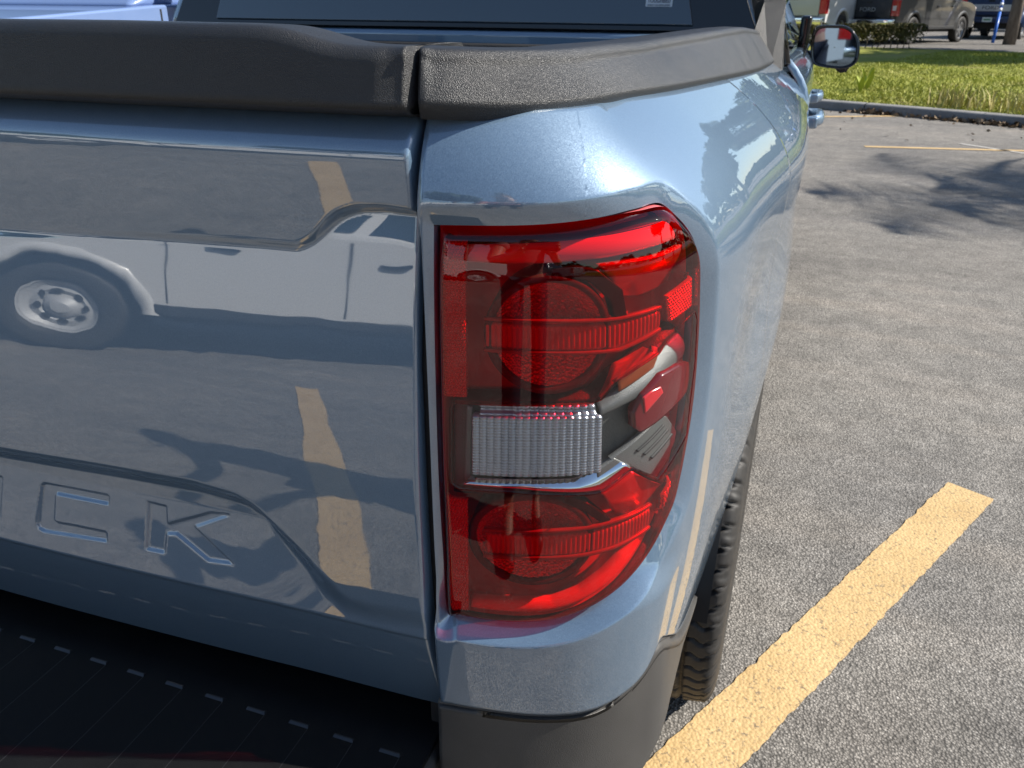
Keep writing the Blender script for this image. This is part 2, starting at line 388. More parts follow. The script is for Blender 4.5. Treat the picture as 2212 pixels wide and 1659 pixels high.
def line_strip(name, a, b, wd, z=.004, seed=0, m=None):
    a, b = np.array(a, float), np.array(b, float); L = np.linalg.norm(b-a); d = (b-a)/L; n = np.array([-d[1], d[0]]); rg = np.random.default_rng(seed)
    k = max(int(L/.008), 8); t = np.linspace(0, L, k); j = lambda: np.convolve(rg.normal(0, .0022, k), [.25, .5, .25], 'same')
    e1 = a+np.outer(t, d)+np.outer(wd/2+j(), n); e2 = a+np.outer(t, d)+np.outer(-wd/2+j(), n)
    P = np.stack([np.c_[e1, np.full(k, z)], np.c_[e2, np.full(k, z)]], 1)
    o = grid(name, P, m or M_yellow, None, False, flip=True); kind(o, 'structure'); return o
p0 = (on_z(1385, 1659)[:2]+on_z(1600, 1659)[:2])/2; p1 = (on_z(2045, 1045)[:2]+on_z(2150, 1080)[:2])/2
dl = (p1-p0)/np.linalg.norm(p1-p0); perp = np.array([-dl[1], dl[0]])
line_strip('stall_line', p0-dl*4.2, p1, abs((on_z(1385, 1659)[:2]-on_z(1600, 1659)[:2])@perp), seed=3)
line_strip('stall_line', on_z(1700, 253)[:2], on_z(2090, 250)[:2], .10, seed=5)
line_strip('stall_line', on_z(1868, 317)[:2], on_z(2212, 327)[:2]*2-on_z(2040, 323)[:2], .085, seed=6)
M_pale = mat('faded white paint', (.40, .38, .35), .8)
line_strip('faded_line', on_z(2075, 311)[:2], on_z(2300, 345)[:2], .06, seed=7, m=M_pale)
for k in range(5):
    a = np.array([-9.5-2.8*k, -5.2]); line_strip('stall_line', a, a+np.array([1.6, -4.4]), .10, seed=20+k)

# kerb: one extruded run with a rounded upper edge, split into cast lengths
kn = np.zeros_like(KERB); tt = np.gradient(KERB, axis=0); tt /= np.linalg.norm(tt, axis=1)[:, None]; kn = np.stack([-tt[:, 1], tt[:, 0]], -1)   # towards the lawn
kp = [(0, -.05), (0, .085), (.012, .108), (.035, .115), (.15, .12), (.15, -.05)]
kroot = thing('kerb', 'grey weathered concrete kerb curving between the asphalt and the grass bank', 'kerb')
Ls = np.r_[0, np.cumsum(np.linalg.norm(np.diff(KERB, axis=0), axis=1))]
def kerb_at(u): return np.stack([np.interp(u, Ls, KERB[:, 0]), np.interp(u, Ls, KERB[:, 1])], -1), np.stack([np.interp(u, Ls, kn[:, 0]), np.interp(u, Ls, kn[:, 1])], -1)
u0 = 0.
while u0 < Ls[-1]-1:
    ln = 3.0; uu = np.linspace(u0+.006, min(u0+ln-.006, Ls[-1]), 9); c_, n_ = kerb_at(uu)
    P = np.stack([np.c_[c_+n_*a, np.full(len(uu), b)] for a, b in kp], 1)
    grid('kerb_length', P, M_conc, kroot, False); u0 += ln
def lawn_h(x, y):
    d = np.sqrt(np.min((x[..., None]-KERB[:, 0])**2+(y[..., None]-KERB[:, 1])**2, axis=-1))
    return .105+.10*sst(0, 5, d)+.05*np.sin(x*.7+1)*np.sin(y*.5)*sst(.5, 3, d)*1.0
# lawn sheet: from kerb outward
uu = np.linspace(0, Ls[-1], 260); c_, n_ = kerb_at(uu); dd = np.array([.14, .3, .6, 1, 1.6, 2.4, 3.4, 4.6, 6, 7.6, 9.2, 10.8, 12.4, 14., 15.5, 16.6])
P = []
for d in dd:
    q = c_+n_*d; P.append(np.c_[q, lawn_h(q[:, 0], q[:, 1])*(1-float(sst(12, 16, d)))+.128*float(sst(12, 16, d))])
lawn = grid('lawn', np.array(P), M_lawn, None, True); kind(lawn, 'structure')
P = [np.c_[c_+n_*d, np.full(len(c_), z)] for d, z in ((16.4, .02), (16.6, .132), (60, .132), (260, .132))]
kind(grid('far_parking_lot', np.array(P), M_asph, None, False), 'structure')

# ================================================================ THE BLUE PICKUP
truck = thing('pickup_truck', 'blue grey pickup in the foreground, its rear corner and red tail lamp filling the picture', 'pickup truck', (0, 2.5, 0))
def T(o):                       # world-built mesh becomes a part of the truck
    o.parent = truck; o.matrix_parent_inverse = Matrix.Translation((0, -2.5, 0)); return o
def sub(o, p):
    o.parent = p; return o

# ---- lamp outline
LAMP_PX = [(936, 487), (1000, 488), (1080, 489), (1170, 487), (1250, 481), (1320, 472), (1370, 463), (1410, 456), (1440, 449), (1462, 447), (1476, 453), (1490, 470),
           (1503, 492), (1511, 520), (1514, 560), (1513, 620), (1510, 700), (1503, 800), (1494, 880), (1483, 950), (1470, 1020), (1456, 1080), (1436, 1130), (1412, 1180), (1380, 1230),
           (1345, 1270), (1300, 1305), (1250, 1331), (1200, 1346), (1150, 1352), (1100, 1352), (1040, 1346), (990, 1337), (962, 1330), (955, 1200), (945, 1000), (938, 750), (936, 600)]
_lp = hits(LAMP_PX); _lp[:, 0] = np.maximum(_lp[:, 0], .0050)
LAMP = np.vstack([_lp[:1], catmull(_lp, k=8)[1:]])
LAMP = LAMP[np.r_[True, np.linalg.norm(np.diff(LAMP, axis=0), axis=1) > 1e-5]]
LAMP = resample(LAMP, 420, True)
BC = np.array([.118, .93])
s_of_y = lambda Y: float(np.interp(Y, _cy[_u > 0], _u[_u > 0]))
ARC, ARR = (.97, .362), .432
def arch_z(Y): return ARC[1]+math.sqrt(max(ARR**2-(Y-ARC[0])**2, 0))
YC = .66; SC = s_of_y(YC)
bot = [(s_of_y(.553), arch_z(.553))]+[tuple(hit(*p)) for p in [(1508, 1349), (1492, 1366), (1478, 1374), (1450, 1375), (1430, 1376), (1418, 1386), (1410, 1398), (1389, 1436), (1355, 1476), (1313, 1508), (1285, 1522), (1250, 1531), (1200, 1535), (1131, 1533), (1050, 1523), (975, 1510)]]
bot = [b for b in bot if b[0] > .006]+[(.001, .654), (.001, .742), (.0030, .764), (.0030, 1.098), (.001, 1.118)]
print('bot', [(round(a, 3), round(b, 3)) for a, b in bot])
top = [(s_, float(ztop(s_))) for s_ in np.linspace(.001, SC, 26)]
arc = [(s_of_y(y), arch_z(y)) for y in np.linspace(YC, .56, 8)]
OUT = np.array(top+[(SC, z) for z in np.linspace(float(ztop(SC)), arc[0][1], 10)[1:-1]]+arc+bot)
def panel_h(s_, z, d):
    k = sst(.80, .765, z)*(1-sst(.19, .26, s_)); A = .0105+.009*k; Lr = .0155-.002*k
    a = d/Lr; f = (a+1-np.sqrt((a-1)**2+.012-.008*k))/2
    return prof(s_, z)+(A*f-.0012)*sst(-.006, .006, s_)
# photograph: the panel below the lamp carries a rounded shelf
def shelf(s_, z):
    return .0*sst(.775, .745, z)*sst(.0, .012, s_)*(1-sst(.22, .34, s_))
angs = np.sort(np.unique(np.concatenate([np.linspace(-np.pi, np.pi, 900, endpoint=False), np.arctan2(OUT[:, 1]-BC[1], OUT[:, 0]-BC[0]), np.arctan2(LAMP[:, 1]-BC[1], LAMP[:, 0]-BC[0])])))
ri = rayhit(BC, angs, LAMP); ro = np.maximum(rayhit(BC, angs, OUT), ri+.0008)
tq = np.linspace(0, 1, 74)**1.9
dirs = np.stack([np.cos(angs), np.sin(angs)], -1)
RR = ri[:, None]+(ro-ri)[:, None]*tq[None]
Q = BC+dirs[:, None, :]*RR[..., None]
dl_ = polydist(Q.reshape(-1, 2), LAMP).reshape(Q.shape[:2])
hh = panel_h(Q[..., 0], Q[..., 1], dl_)+shelf(Q[..., 0], Q[..., 1])
P = surf(Q[..., 0], Q[..., 1], hh)
# return flanges: inwards behind the lamp edge and behind the outer edges
def inward(P_, Q_, h_, dist): return surf(Q_[..., 0], Q_[..., 1], h_-dist)
inner = inward(P, Q[:, 0], hh[:, 0], .022)[:, None]; rim = inward(P, Q[:, 0], hh[:, 0], .0006)[:, None]
o1 = inward(P, Q[:, -1]+.0004*dirs, hh[:, -1], .0015)[:, None]; o2 = inward(P, Q[:, -1]+.0004*dirs, hh[:, -1], .028)[:, None]
P = np.concatenate([inner, rim, P, o1, o2], 1)
T(grid('quarter_panel', P, M_paint, None, True, close_u=True, flip=True))
# forward bed side over the wheel
ys = np.linspace(YC, 1.60, 90); fs = np.array([s_of_y(y) for y in ys]); P = []
for y, s_ in zip(ys, fs):
    zb = arch_z(y) if y < ARC[0]+ARR-.01 else .40
    zz = np.linspace(float(ztop(s_)), zb, 70); hv = prof(np.full(70, s_), zz)+.0093
    col = surf(np.full(70, s_), zz, hv); P.append(np.vstack([col, surf([s_], [zb], hv[-1]-.03)]))
T(grid('bed_side', np.array(P), M_paint, None, True, flip=True))
# wheel arch liner
th = np.linspace(R(10), R(185), 40)
P = np.array([[(x, ARC[0]-(ARR+.012)*math.cos(t), ARC[1]+(ARR+.012)*math.sin(t)) for x in (.62, .905)] for t in th])
T(grid('wheel_arch_liner', P, M_black, None, True))

# ---- bumper corner cladding
topc = np.array(sorted([b for b in bot if b[1] < .70]+[(s_of_y(.553), arch_z(.553))])); sm = np.linspace(0, s_of_y(.553), 160)
zt = np.interp(sm, topc[:, 0], topc[:, 1]); zt = np.convolve(np.pad(zt, 2, 'edge'), [.1, .2, .4, .2, .1], 'valid')
be = [hit(*p, .004) for p in [(1500, 1396), (1488, 1428), (1450, 1510), (1405, 1611), (1381, 1659), (1350, 1720)]]
print('be', [(round(a, 3), round(b, 3)) for a, b in be])
be = sorted(be); bs = np.array([b[0] for b in be]); bz = np.array([b[1] for b in be])
zb = np.interp(sm, np.r_[0, bs[0]-.03, bs, s_of_y(.553)], np.r_[.40, .41, bz, arch_z(.553)-.004]); zb = np.minimum(zb, zt-.004)
v = np.r_[0, .0012, .003, .006, .010, .016, np.linspace(.03, 1, 30)]
P = []
for s_, a, b in zip(sm, zt, zb):
    H = max(a-b, .006); dz = np.where(v < .02, v*1.0, (v*H)); dz = np.minimum(dz, H); z = a-dz
    h = prof(np.full(len(z), s_), np.full(len(z), a))*.6+prof(np.full(len(z), s_), z)*.4+.004+.010*sst(0, .007, dz)*(1-.0)+.012*sst(.0, .16, dz)
    q = surf(np.full(len(z), s_), z, h); P.append(np.vstack([surf([s_], [a-.001], h[0]-.02), surf([s_], [a], h[0]), q, surf([s_], [z[-1]], h[-1]-.03)]))
P = np.array(P); side = P[:1].copy(); side[..., 1] += .05
T(grid('bumper_corner', np.concatenate([side, P], 0), M_clad, None, True, flip=True))

# ---- tailgate: one pressed skin as a height field over (x, z)
def smooth1(a, k):
    for _ in range(k): a[1:-1] = .25*a[:-2]+.5*a[1:-1]+.25*a[2:]
    return a
XE = .6805
gx = np.r_[np.linspace(-XE, .10, 70)[:-1], np.linspace(.10, XE, 380)]
gz = np.linspace(.606, 1.183, 400)
GX, GZ = np.meshgrid(gx, gz, indexing='ij'); AX = np.abs(GX)
def curve_xz(px, dy=.075): q = np.array([on_y(a, b, dy) for a, b in px]); return q[:, 0], q[:, 2]
rx, rz = curve_xz([(0, 500), (200, 509), (400, 522), (560, 536), (620, 543), (650, 528), (672, 506), (690, 484), (712, 468), (745, 458), (800, 458), (905, 474)])
xs = np.linspace(0, XE, 800); ZR = smooth1(np.interp(xs, rx, rz), 30); ZRg = np.interp(AX, xs, ZR)
ux, uz = curve_xz([(0, 942), (236, 984), (424, 1022), (518, 1052), (560, 1078), (600, 1118), (660, 1180), (700, 1228), (730, 1258), (756, 1282), (800, 1297), (870, 1311), (942, 1327)])
ZU = smooth1(np.interp(xs, ux, uz), 30); ZUs = np.gradient(ZU, xs); ZUg = np.interp(AX, xs, ZU); CU = np.interp(AX, xs, 1/np.sqrt(1+ZUs**2))
lx, lz = curve_xz([(0, 1163), (283, 1220), (471, 1262), (636, 1305), (801, 1347), (942, 1385)], .078)
ZL = np.full_like(AX, float(np.mean(lz))); print('ZL', lz.round(3))
o = np.zeros_like(GX)
u = 1.183-GZ; o += -.030*(1-np.clip(u/.030, 0, 1))**2.0
hA = -.0105*np.clip((1.153-GZ)/.085, 0, 1)**1.2                       # A face falls inwards towards the ridge
below = sst(.0035, -.0055, GZ-ZRg)                                       # 0 above the ridge, 1 below
t = np.clip((GZ-.86)/.215, 0, 1.3); hB = .006-.0195*t**1.9            # bulged middle face, looks slightly up at its top
o += hA*(1-below)+(hB+.0032)*below
dU = (ZUg-GZ)*CU; rec = sst(0, .028, dU)
dep = .019*(1-sst(.50, .67, AX)*.5)
fl = np.clip((GZ-ZL)/(.09), 0, 1)                                      # letter field leans so that it looks up a little
o -= rec*(dep*(.35+.65*fl))
lo = sst(.003, -.004, GZ-ZL); o -= lo*0; o -= .040*np.clip((ZL-GZ)/.13, 0, 1)**1.15+.002*lo
# pressed letters
def L2(px, dy=.082): return np.array([[q[0], q[2]] for q in (on_y(a, b, dy) for a, b in px)])
PC = L2([(99, 1043), (104, 1038), (237, 1066), (241, 1070), (241, 1085), (132, 1061), (130, 1066), (134, 1112), (139, 1116), (244, 1139), (247, 1158), (118, 1134), (106, 1128), (100, 1117)])
PK = L2([(322, 1083), (360, 1093), (366, 1128), (453, 1109), (492, 1115), (488, 1118), (423, 1137), (510, 1213), (458, 1204), (387, 1149), (367, 1148), (367, 1185), (329, 1176)])
zt_, zb_ = .8025, .7545; hL = zt_-zb_; st = .0155; PIT = .133; WD = .092
def xo(i): return PC[:, 0].min()+PIT*(i-6)
def Lt(i, pts): return np.array([(xo(i)+a*WD, zb_+b*hL) for a, b in pts])
letters = [Lt(0, [(0, 0), (.16, 0), (.16, .66), (.5, .2), (.84, .66), (.84, 0), (1, 0), (1, 1), (.84, 1), (.5, .52), (.16, 1), (0, 1)]),
           Lt(1, [(0, 0), (.2, 0), (.5, .7), (.8, 0), (1, 0), (.6, 1), (.4, 1)]), Lt(2, [(.4, 0), (.6, 0), (1, 1), (.8, 1), (.5, .3), (.2, 1), (0, 1)]),
           Lt(3, [(0, 0), (1, 0), (1, .26), (.2, .26), (.2, .38), (.9, .38), (.9, .62), (.2, .62), (.2, .74), (1, .74), (1, 1), (0, 1)]),
           Lt(4, [(0, 0), (.18, 0), (.18, .36), (.5, .36), (.8, 0), (1, 0), (.72, .38), (1, .45), (1, 1), (0, 1)]),
           np.array([(.171, zb_), (.1900, zb_), (.2020, zt_), (.182, zt_)]), PC, PK]
for Lp in letters:
    mk = (GX > Lp[:, 0].min()-.008) & (GX < Lp[:, 0].max()+.008) & (GZ > Lp[:, 1].min()-.008) & (GZ < Lp[:, 1].max()+.008)
    q = np.stack([GX[mk], GZ[mk]], -1); d = polydist(q, Lp); d = np.where(inside(q, Lp), d, -d)
    o[mk] -= .0026*sst(-.0012, .0018, d)
# rolled edges
o -= .0025*(1-np.clip((XE-AX)/.003, 0, 1))**2+.006*(1-np.clip((GZ-.606)/.006, 0, 1))**2
YT = .0855-.020*(1-(AX/.686)**2)
TG = np.stack([GX, YT-o, GZ], -1)
bk = lambda a, dy: a+np.array([0, dy, 0])
TG = np.concatenate([bk(TG[:1], .045), TG, bk(TG[-1:], .045)], 0); TG = np.concatenate([bk(TG[:, :1], .05), TG, bk(TG[:, -1:], .03)], 1)
tg = T(grid('tailgate', TG, M_paint, None, True, flip=True))

# black strip standing in for the shade inside the gap between tailgate and quarter panel
P = []
for z in np.linspace(.61, 1.183, 120):
    yt = .0855-float(np.interp(z, gz, o[-1])); yp = .0865-float(prof(0., z)); y = max(yt, yp)+.007 if z < 1.18 else .0935
    P.append([(.6795, y+.02, z), (.6798, y, z), (.6835, y-.0012, z), (.6885, y, z), (.6890, y+.02, z)])
T(grid('gap_shade_strip', np.array(P), M_black, None, True))
# black cap along the tailgate
cx = np.r_[np.linspace(-.672, .1, 40)[:-1], np.linspace(.1, .680, 160)]
tx, tz = curve_xz([(0, 40), (250, 43), (450, 48), (560, 50), (620, 55), (660, 66), (700, 80), (735, 90), (770, 96), (830, 98), (905, 99)], .10)
tz = np.interp(np.abs(cx), np.r_[0, tx], np.r_[tz[0], tz]); tz = smooth1(tz, 12)
P = []
for x, zt1 in zip(cx, tz):
    e = sst(.680, .666, abs(x)); yb = .0855-.020*(1-(x/.686)**2)+.004*float(sst(.655, .680, abs(x)))
    z0 = 1.186; H = zt1-z0
    c = [(yb+.03, z0-.008), (yb+.014, z0-.006), (yb-.003, z0), (yb-.0045, z0+.004)]
    c += [(yb-.004+.004*t, z0+.004+(H-.016)*t) for t in np.linspace(.1, 1, 8)]
    r = .012*(.5+.5*e)
    c += [(yb+r-r*math.cos(a), zt1-r+r*math.sin(a)) for a in np.linspace(.2, math.pi/2, 7)]
    c += [(yb+.03, zt1), (yb+.055, zt1-.001), (yb+.062, zt1-.006), (yb+.064, zt1-.03)]
    P.append([(x, y, z) for y, z in c])
P = np.array(P); endc = P[-1:].copy(); endc[..., 1] += .045; endc[..., 0] -= .001
P = np.concatenate([P, endc], 0)
T(grid('tailgate_cap', P, M_cap, None, True, flip=True))

# black cap along the bed side, wrapping the corner
ss = np.r_[np.linspace(-.0030, .40, 150), np.linspace(.41, s_of_y(1.53), 90)]
capc = np.array([surf(s_, float(ztop(s_)), float(prof(s_, float(ztop(s_)))))[:2] for s_ in ss]); Lc = np.r_[0, np.cumsum(np.linalg.norm(np.diff(capc, axis=0), axis=1))]
uc = np.linspace(0, Lc[-1], 420); cxy = np.stack([np.interp(uc, Lc, capc[:, 0]), np.interp(uc, Lc, capc[:, 1])], -1); czt = np.interp(uc, Lc, [float(ztop(s_)) for s_ in ss])
for _ in range(300): cxy[1:-1] = .25*cxy[:-2]+.5*cxy[1:-1]+.25*cxy[2:]
ctan = np.gradient(cxy, axis=0); ctan /= np.linalg.norm(ctan, axis=1)[:, None]; cnor = np.stack([ctan[:, 1], -ctan[:, 0]], -1)
for _ in range(200): cnor[1:-1] = .25*cnor[:-2]+.5*cnor[1:-1]+.25*cnor[2:]
P = []
for s_, c0_, n0_, z0 in zip(uc, cxy, cnor, czt+.0035):
    e = sst(-.004, .008, s_); tall = .034+.026*sst(.10, 1.1, s_); lean = .010+.022*sst(.0, .5, s_)
    h0 = .010+.021*(1-float(sst(.0, .13, s_))); r = .010*(.4+.6*e); dep_ = .050
    c = [(h0-.02, z0-.012), (h0-.004, z0-.010), (h0+.001, z0-.002), (h0+.0025, z0+.002)]
    c += [(h0+.0025-lean*t-.004*t*t, z0+.002+(tall-r)*t) for t in np.linspace(.08, 1, 12)]
    hb, zb1 = c[-1]; c += [(hb-r+r*math.cos(a), zb1+r*math.sin(a)*.95) for a in np.linspace(.25, math.pi/2, 7)]
    zt1 = c[-1][1]; c += [(hb-.03, zt1+.0005), (hb-dep_, zt1-.001), (hb-dep_-.006, zt1-.006), (hb-dep_-.008, zt1-.05)]
    P.append([(c0_[0]+n0_[0]*q_[0], c0_[1]+n0_[1]*q_[0], q_[1]) for q_ in c])
P = np.array(P); e0 = P[:1].copy(); cen = e0.mean(1, keepdims=True); e0 = cen+(e0-cen)*.25; e0[..., 0] += .0; e1_ = P[:1].copy(); e1_[..., 0] -= .002; e1_ = cen+(e1_-cen)*.96
T(grid('bed_side_cap', np.concatenate([e0, e1_, P], 0), M_cap, None, True, flip=False))

# ================================================================ TAIL LAMP (part of the truck, with its optics as sub-parts)
LC = BC+(LAMP-BC)*np.array([.988, .991])
def lens_h(s_, z, d):
    t = np.clip((z-1.068)/.05, 0, 1)
    return .0045-.0105*(1-np.clip(d/.0095, 0, 1))**2.2-.011*t**1.6
# housing: walls going in from the outline and a back shell
tq = np.linspace(0, 1, 12)
wall = np.stack([surf(LC[:, 0], LC[:, 1], -.012-.030*t) for t in tq], 1)
back = np.stack([surf(*(BC+(LC-BC)*k).T, -.042+.0*k) for k in np.linspace(1, .02, 24)[1:]], 1)
lamp = T(grid('tail_lamp', np.concatenate([wall, back], 1), M_hous, None, True, close_u=True))
LAMPP = lamp
def LS(o): o.parent = lamp; return o
CLR_PX = [(987, 870), (1282, 869), (1300, 862), (1329, 824), (1380, 792), (1423, 763), (1440, 734), (1470, 702), (1499, 672), (1503, 690), (1499, 780), (1487, 879), (1481, 939), (1421, 1035), (1390, 1022), (1368, 1013),
          (1305, 1061), (1280, 1067), (1246, 1069), (1100, 1063), (993, 1055), (978, 1048), (973, 1037), (973, 882), (977, 873)]
CL = resample(np.vstack([hits(CLR_PX, .003), hits(CLR_PX[:1], .003)]), 500)[:-1]
CC = np.array(hit(1330, 940, .003))
LCd = LC
angs = np.sort(np.unique(np.concatenate([np.linspace(-np.pi, np.pi, 700, endpoint=False), np.arctan2(CL[:, 1]-CC[1], CL[:, 0]-CC[0])])))
d_ = np.stack([np.cos(angs), np.sin(angs)], -1); r1 = rayhit(CC, angs, CL); r2 = np.maximum(rayhit(CC, angs, LCd), r1+.0004)
# red lens: ring between the clear window and the lamp outline
tq = 1-(1-np.linspace(0, 1, 52))**1.7
Q = CC+d_[:, None]*(r1[:, None]+(r2-r1)[:, None]*tq)[..., None]
D = polydist(Q.reshape(-1, 2), LCd).reshape(Q.shape[:2])
LS(grid('red_lens', surf(Q[..., 0], Q[..., 1], lens_h(Q[..., 0], Q[..., 1], D)), M_red, None, True, close_u=True, flip=True))
Q = CC+d_[:, None]*(r1[:, None]*np.linspace(0, .997, 26)[None])[..., None]
D = polydist(Q.reshape(-1, 2), LCd).reshape(Q.shape[:2])
LS(grid('clear_lens', surf(Q[..., 0], Q[..., 1], lens_h(Q[..., 0], Q[..., 1], D)-.0004), M_clear, None, True, close_u=True, flip=True))
# seam bead round the clear window, and the thin moulded edge of the lens
def bead(name, pts, dd, wd, m, closed=True, parent=LS):
    P = np.roll(pts, 1, 0); N = np.roll(pts, -1, 0); t = N-P; t /= np.linalg.norm(t, axis=1)[:, None]+1e-9; n = np.stack([-t[:, 1], t[:, 0]], -1)
    D = polydist(pts, LCd); hl = lens_h(pts[:, 0], pts[:, 1], D)
    rows = [surf(*(pts+n*wd*a).T, hl+dd+b) for a, b in ((-1, -.003), (-.8, .0), (0, .0003), (.8, 0), (1, -.003))]
    return parent(grid(name, np.stack(rows, 1), m, None, True, close_u=closed))
bead('lens_seam', CL, -.001, .0011, M_edge)

def band(name, top_px, bot_px, h0, h1=None, nu=60, nv=12, m=None, relief=None, side=.006, dz=None):
    """surface strip between two traced lines, at depth h0 (top) .. h1 (bottom) behind the outer skin, with side walls"""
    h1 = h0 if h1 is None else h1
    a = resample(hits(top_px, h0), nu); b = resample(hits(bot_px, h1), nu); t = np.linspace(0, 1, nv)[None, :, None]
    Q = a[:, None]*(1-t)+b[:, None]*t; h = (h0*(1-t)+h1*t)[..., 0]*np.ones((nu, 1)); uu = np.linspace(0, 1, nu)[:, None]*np.ones((1, nv)); vv = t[..., 0]*np.ones((nu, 1))
    if relief is not None: h = h+relief(uu, vv)
    P = surf(Q[..., 0], Q[..., 1], h)
    sd = lambda q, hh: surf(q[..., 0], q[..., 1], hh-side)
    P = np.concatenate([sd(Q[:, :1], h[:, :1]), P, sd(Q[:, -1:], h[:, -1:])], 1)
    off_ = lens_h(Q[..., 0], Q[..., 1], polydist(Q.reshape(-1, 2), LCd).reshape(Q.shape[:2]))-.0045
    h = h+off_; P = surf(Q[..., 0], Q[..., 1], h); P = np.concatenate([sd(Q[:, :1], h[:, :1]), P, sd(Q[:, -1:], h[:, -1:])], 1)
    Qp = np.concatenate([Q[:, :1], Q, Q[:, -1:]], 1); hp = np.concatenate([h[:, :1]-side, h, h[:, -1:]-side], 1)
    P = np.concatenate([sd(Qp[:1], hp[:1]), P, sd(Qp[-1:], hp[-1:])], 0)
    return LS(grid(name, P, m, None, True, flip=True))
# upper light guide
band('light_guide', [(1003, 530), (1100, 530), (1200, 526), (1300, 515), (1380, 501), (1455, 478)], [(1003, 566), (1100, 570), (1200, 569), (1300, 559), (1390, 541), (1462, 518)], -.010, -.012, 80, 10, M_guide,
     relief=lambda u, v: .003*np.sin(np.pi*v)**.6)
band('light_guide_rail', [(948, 516), (1100, 518), (1250, 510), (1380, 486), (1450, 466)], [(948, 528), (1100, 531), (1250, 522), (1380, 500), (1452, 480)], -.016, -.010, 60, 4, M_dark)
# lower light guide (hooked)
band('light_guide', [(1018, 1290), (1120, 1296), (1190, 1294), (1250, 1272), (1300, 1237), (1340, 1198), (1375, 1166)], [(1018, 1314), (1120, 1324), (1210, 1322), (1270, 1306), (1330, 1268), (1375, 1222), (1404, 1172)], -.012, -.010, 90, 10, M_guide,
     relief=lambda u, v: .003*np.sin(np.pi*v)**.6)
# bowls
def bowl(name, cxp, cyp, rx_, ry_, depth, y_clip=None):
    c0 = np.array(hit(cxp, cyp, -.012)); a = (np.array(hit(cxp+rx_, cyp, -.012))-np.array(hit(cxp-rx_, cyp, -.012)))[0]/2; b = (np.array(hit(cxp, cyp-ry_, -.012))-np.array(hit(cxp, cyp+ry_, -.012)))[1]/2
    th = np.linspace(0, 2*np.pi, 120, endpoint=False); rr = np.linspace(0, 1, 40)
    sx = c0[0]+a*rr[None]*np.cos(th)[:, None]; zz = c0[1]+b*rr[None]*np.sin(th)[:, None]; h = -.012-depth*(1-rr[None]**2)*np.ones((120, 1))
    # facets pressed in the bowl
    h = h+.0009*(np.sin(sx*900)*np.sin(zz*900))
    LS(grid(name, surf(sx, zz, h), M_bowl, None, True, close_u=True, flip=True))
    rr = np.array([1., 1.0, 1.03, 1.13, 1.16, 1.16]); hh = np.array([-.022, -.010, -.008, -.008, -.011, -.04])
    sx = c0[0]+a*rr[None]*np.cos(th)[:, None]; zz = c0[1]+b*rr[None]*np.sin(th)[:, None]
    LS(grid('bowl_rim', surf(sx, zz, hh[None]*np.ones((120, 1))), M_dark, None, True, close_u=True, flip=True))
bowl('reflector_bowl', 1186, 724, 118, 112, .026)
bowl('reflector_bowl', 1150, 1165, 118, 84, .026)
band('bowl_shroud', [(1190, 586), (1240, 576), (1292, 584), (1345, 626), (1356, 690)], [(1195, 604), (1240, 600), (1275, 610), (1318, 650), (1330, 690)], -.008, -.008, 60, 8, M_shade, side=.012)
band('bowl_shroud', [(1225, 1072), (1275, 1090), (1320, 1122)], [(1215, 1086), (1262, 1104), (1305, 1134)], -.008, -.008, 40, 8, M_shade, side=.012)
ribs = lambda n, a: (lambda u, v: a*np.abs(np.sin(np.pi*n*u))*sst(0, .08, v)*sst(1, .92, v))
band('brake_optic', [(1048, 694), (1150, 700), (1250, 700), (1330, 694), (1426, 668)], [(1048, 752), (1150, 758), (1250, 758), (1330, 752), (1424, 706)], -.009, -.009, 420, 8, M_band, ribs(36, .0016))
for t_, b_ in (([(1044, 686), (1150, 692), (1250, 693), (1340, 686), (1430, 660)], [(1044, 692), (1150, 698), (1250, 699), (1340, 692), (1430, 666)]),
               ([(1044, 754), (1150, 760), (1250, 761), (1340, 754), (1428, 708)], [(1044, 760), (1150, 766), (1250, 767), (1340, 760), (1428, 714)])):
    band('optic_rail', t_, b_, -.006, -.006, 60, 4, M_rail, side=.004)
band('turn_optic', [(1050, 1150), (1150, 1156), (1250, 1150), (1330, 1132), (1403, 1098)], [(1050, 1196), (1150, 1202), (1250, 1197), (1330, 1178), (1400, 1132)], -.009, -.009, 420, 8, M_band, ribs(38, .0016))
for t_, b_ in (([(1044, 1142), (1150, 1148), (1250, 1142), (1330, 1124), (1408, 1088)], [(1044, 1148), (1150, 1154), (1250, 1148), (1330, 1130), (1408, 1094)]),
               ([(1044, 1198), (1150, 1204), (1250, 1199), (1330, 1180), (1405, 1136)], [(1044, 1204), (1150, 1210), (1250, 1205), (1330, 1186), (1405, 1142)])):
    band('optic_rail', t_, b_, -.006, -.006, 60, 4, M_rail, side=.004)
# reflex strips: rows of small raised cells
def cells(nx, ny, a): return lambda u, v: a*(np.abs(np.sin(np.pi*(u*nx+.5*(np.floor(v*ny) % 2)))*np.sin(np.pi*v*ny)))**.7
band('reflex_strip', [(950, 522), (1005, 524)], [(956, 856), (1008, 858)], -.0035, -.0035, 64, 420, M_reflex, cells(8, 46, .0022), side=.003)
band('reflex_strip', [(960, 1070), (1010, 1078)], [(966, 1315), (1012, 1318)], -.0035, -.0035, 64, 320, M_reflex, cells(8, 34, .0022), side=.003)
band('side_reflex', [(1440, 640), (1504, 590)], [(1448, 694), (1504, 650)], -.004, -.004, 120, 60, M_reflex, cells(14, 9, .0015), side=.003)
band('side_reflex', [(1432, 1070), (1478, 985)], [(1432, 1120), (1462, 1060)], -.004, -.004, 90, 60, M_reflex, cells(10, 9, .0015), side=.003)
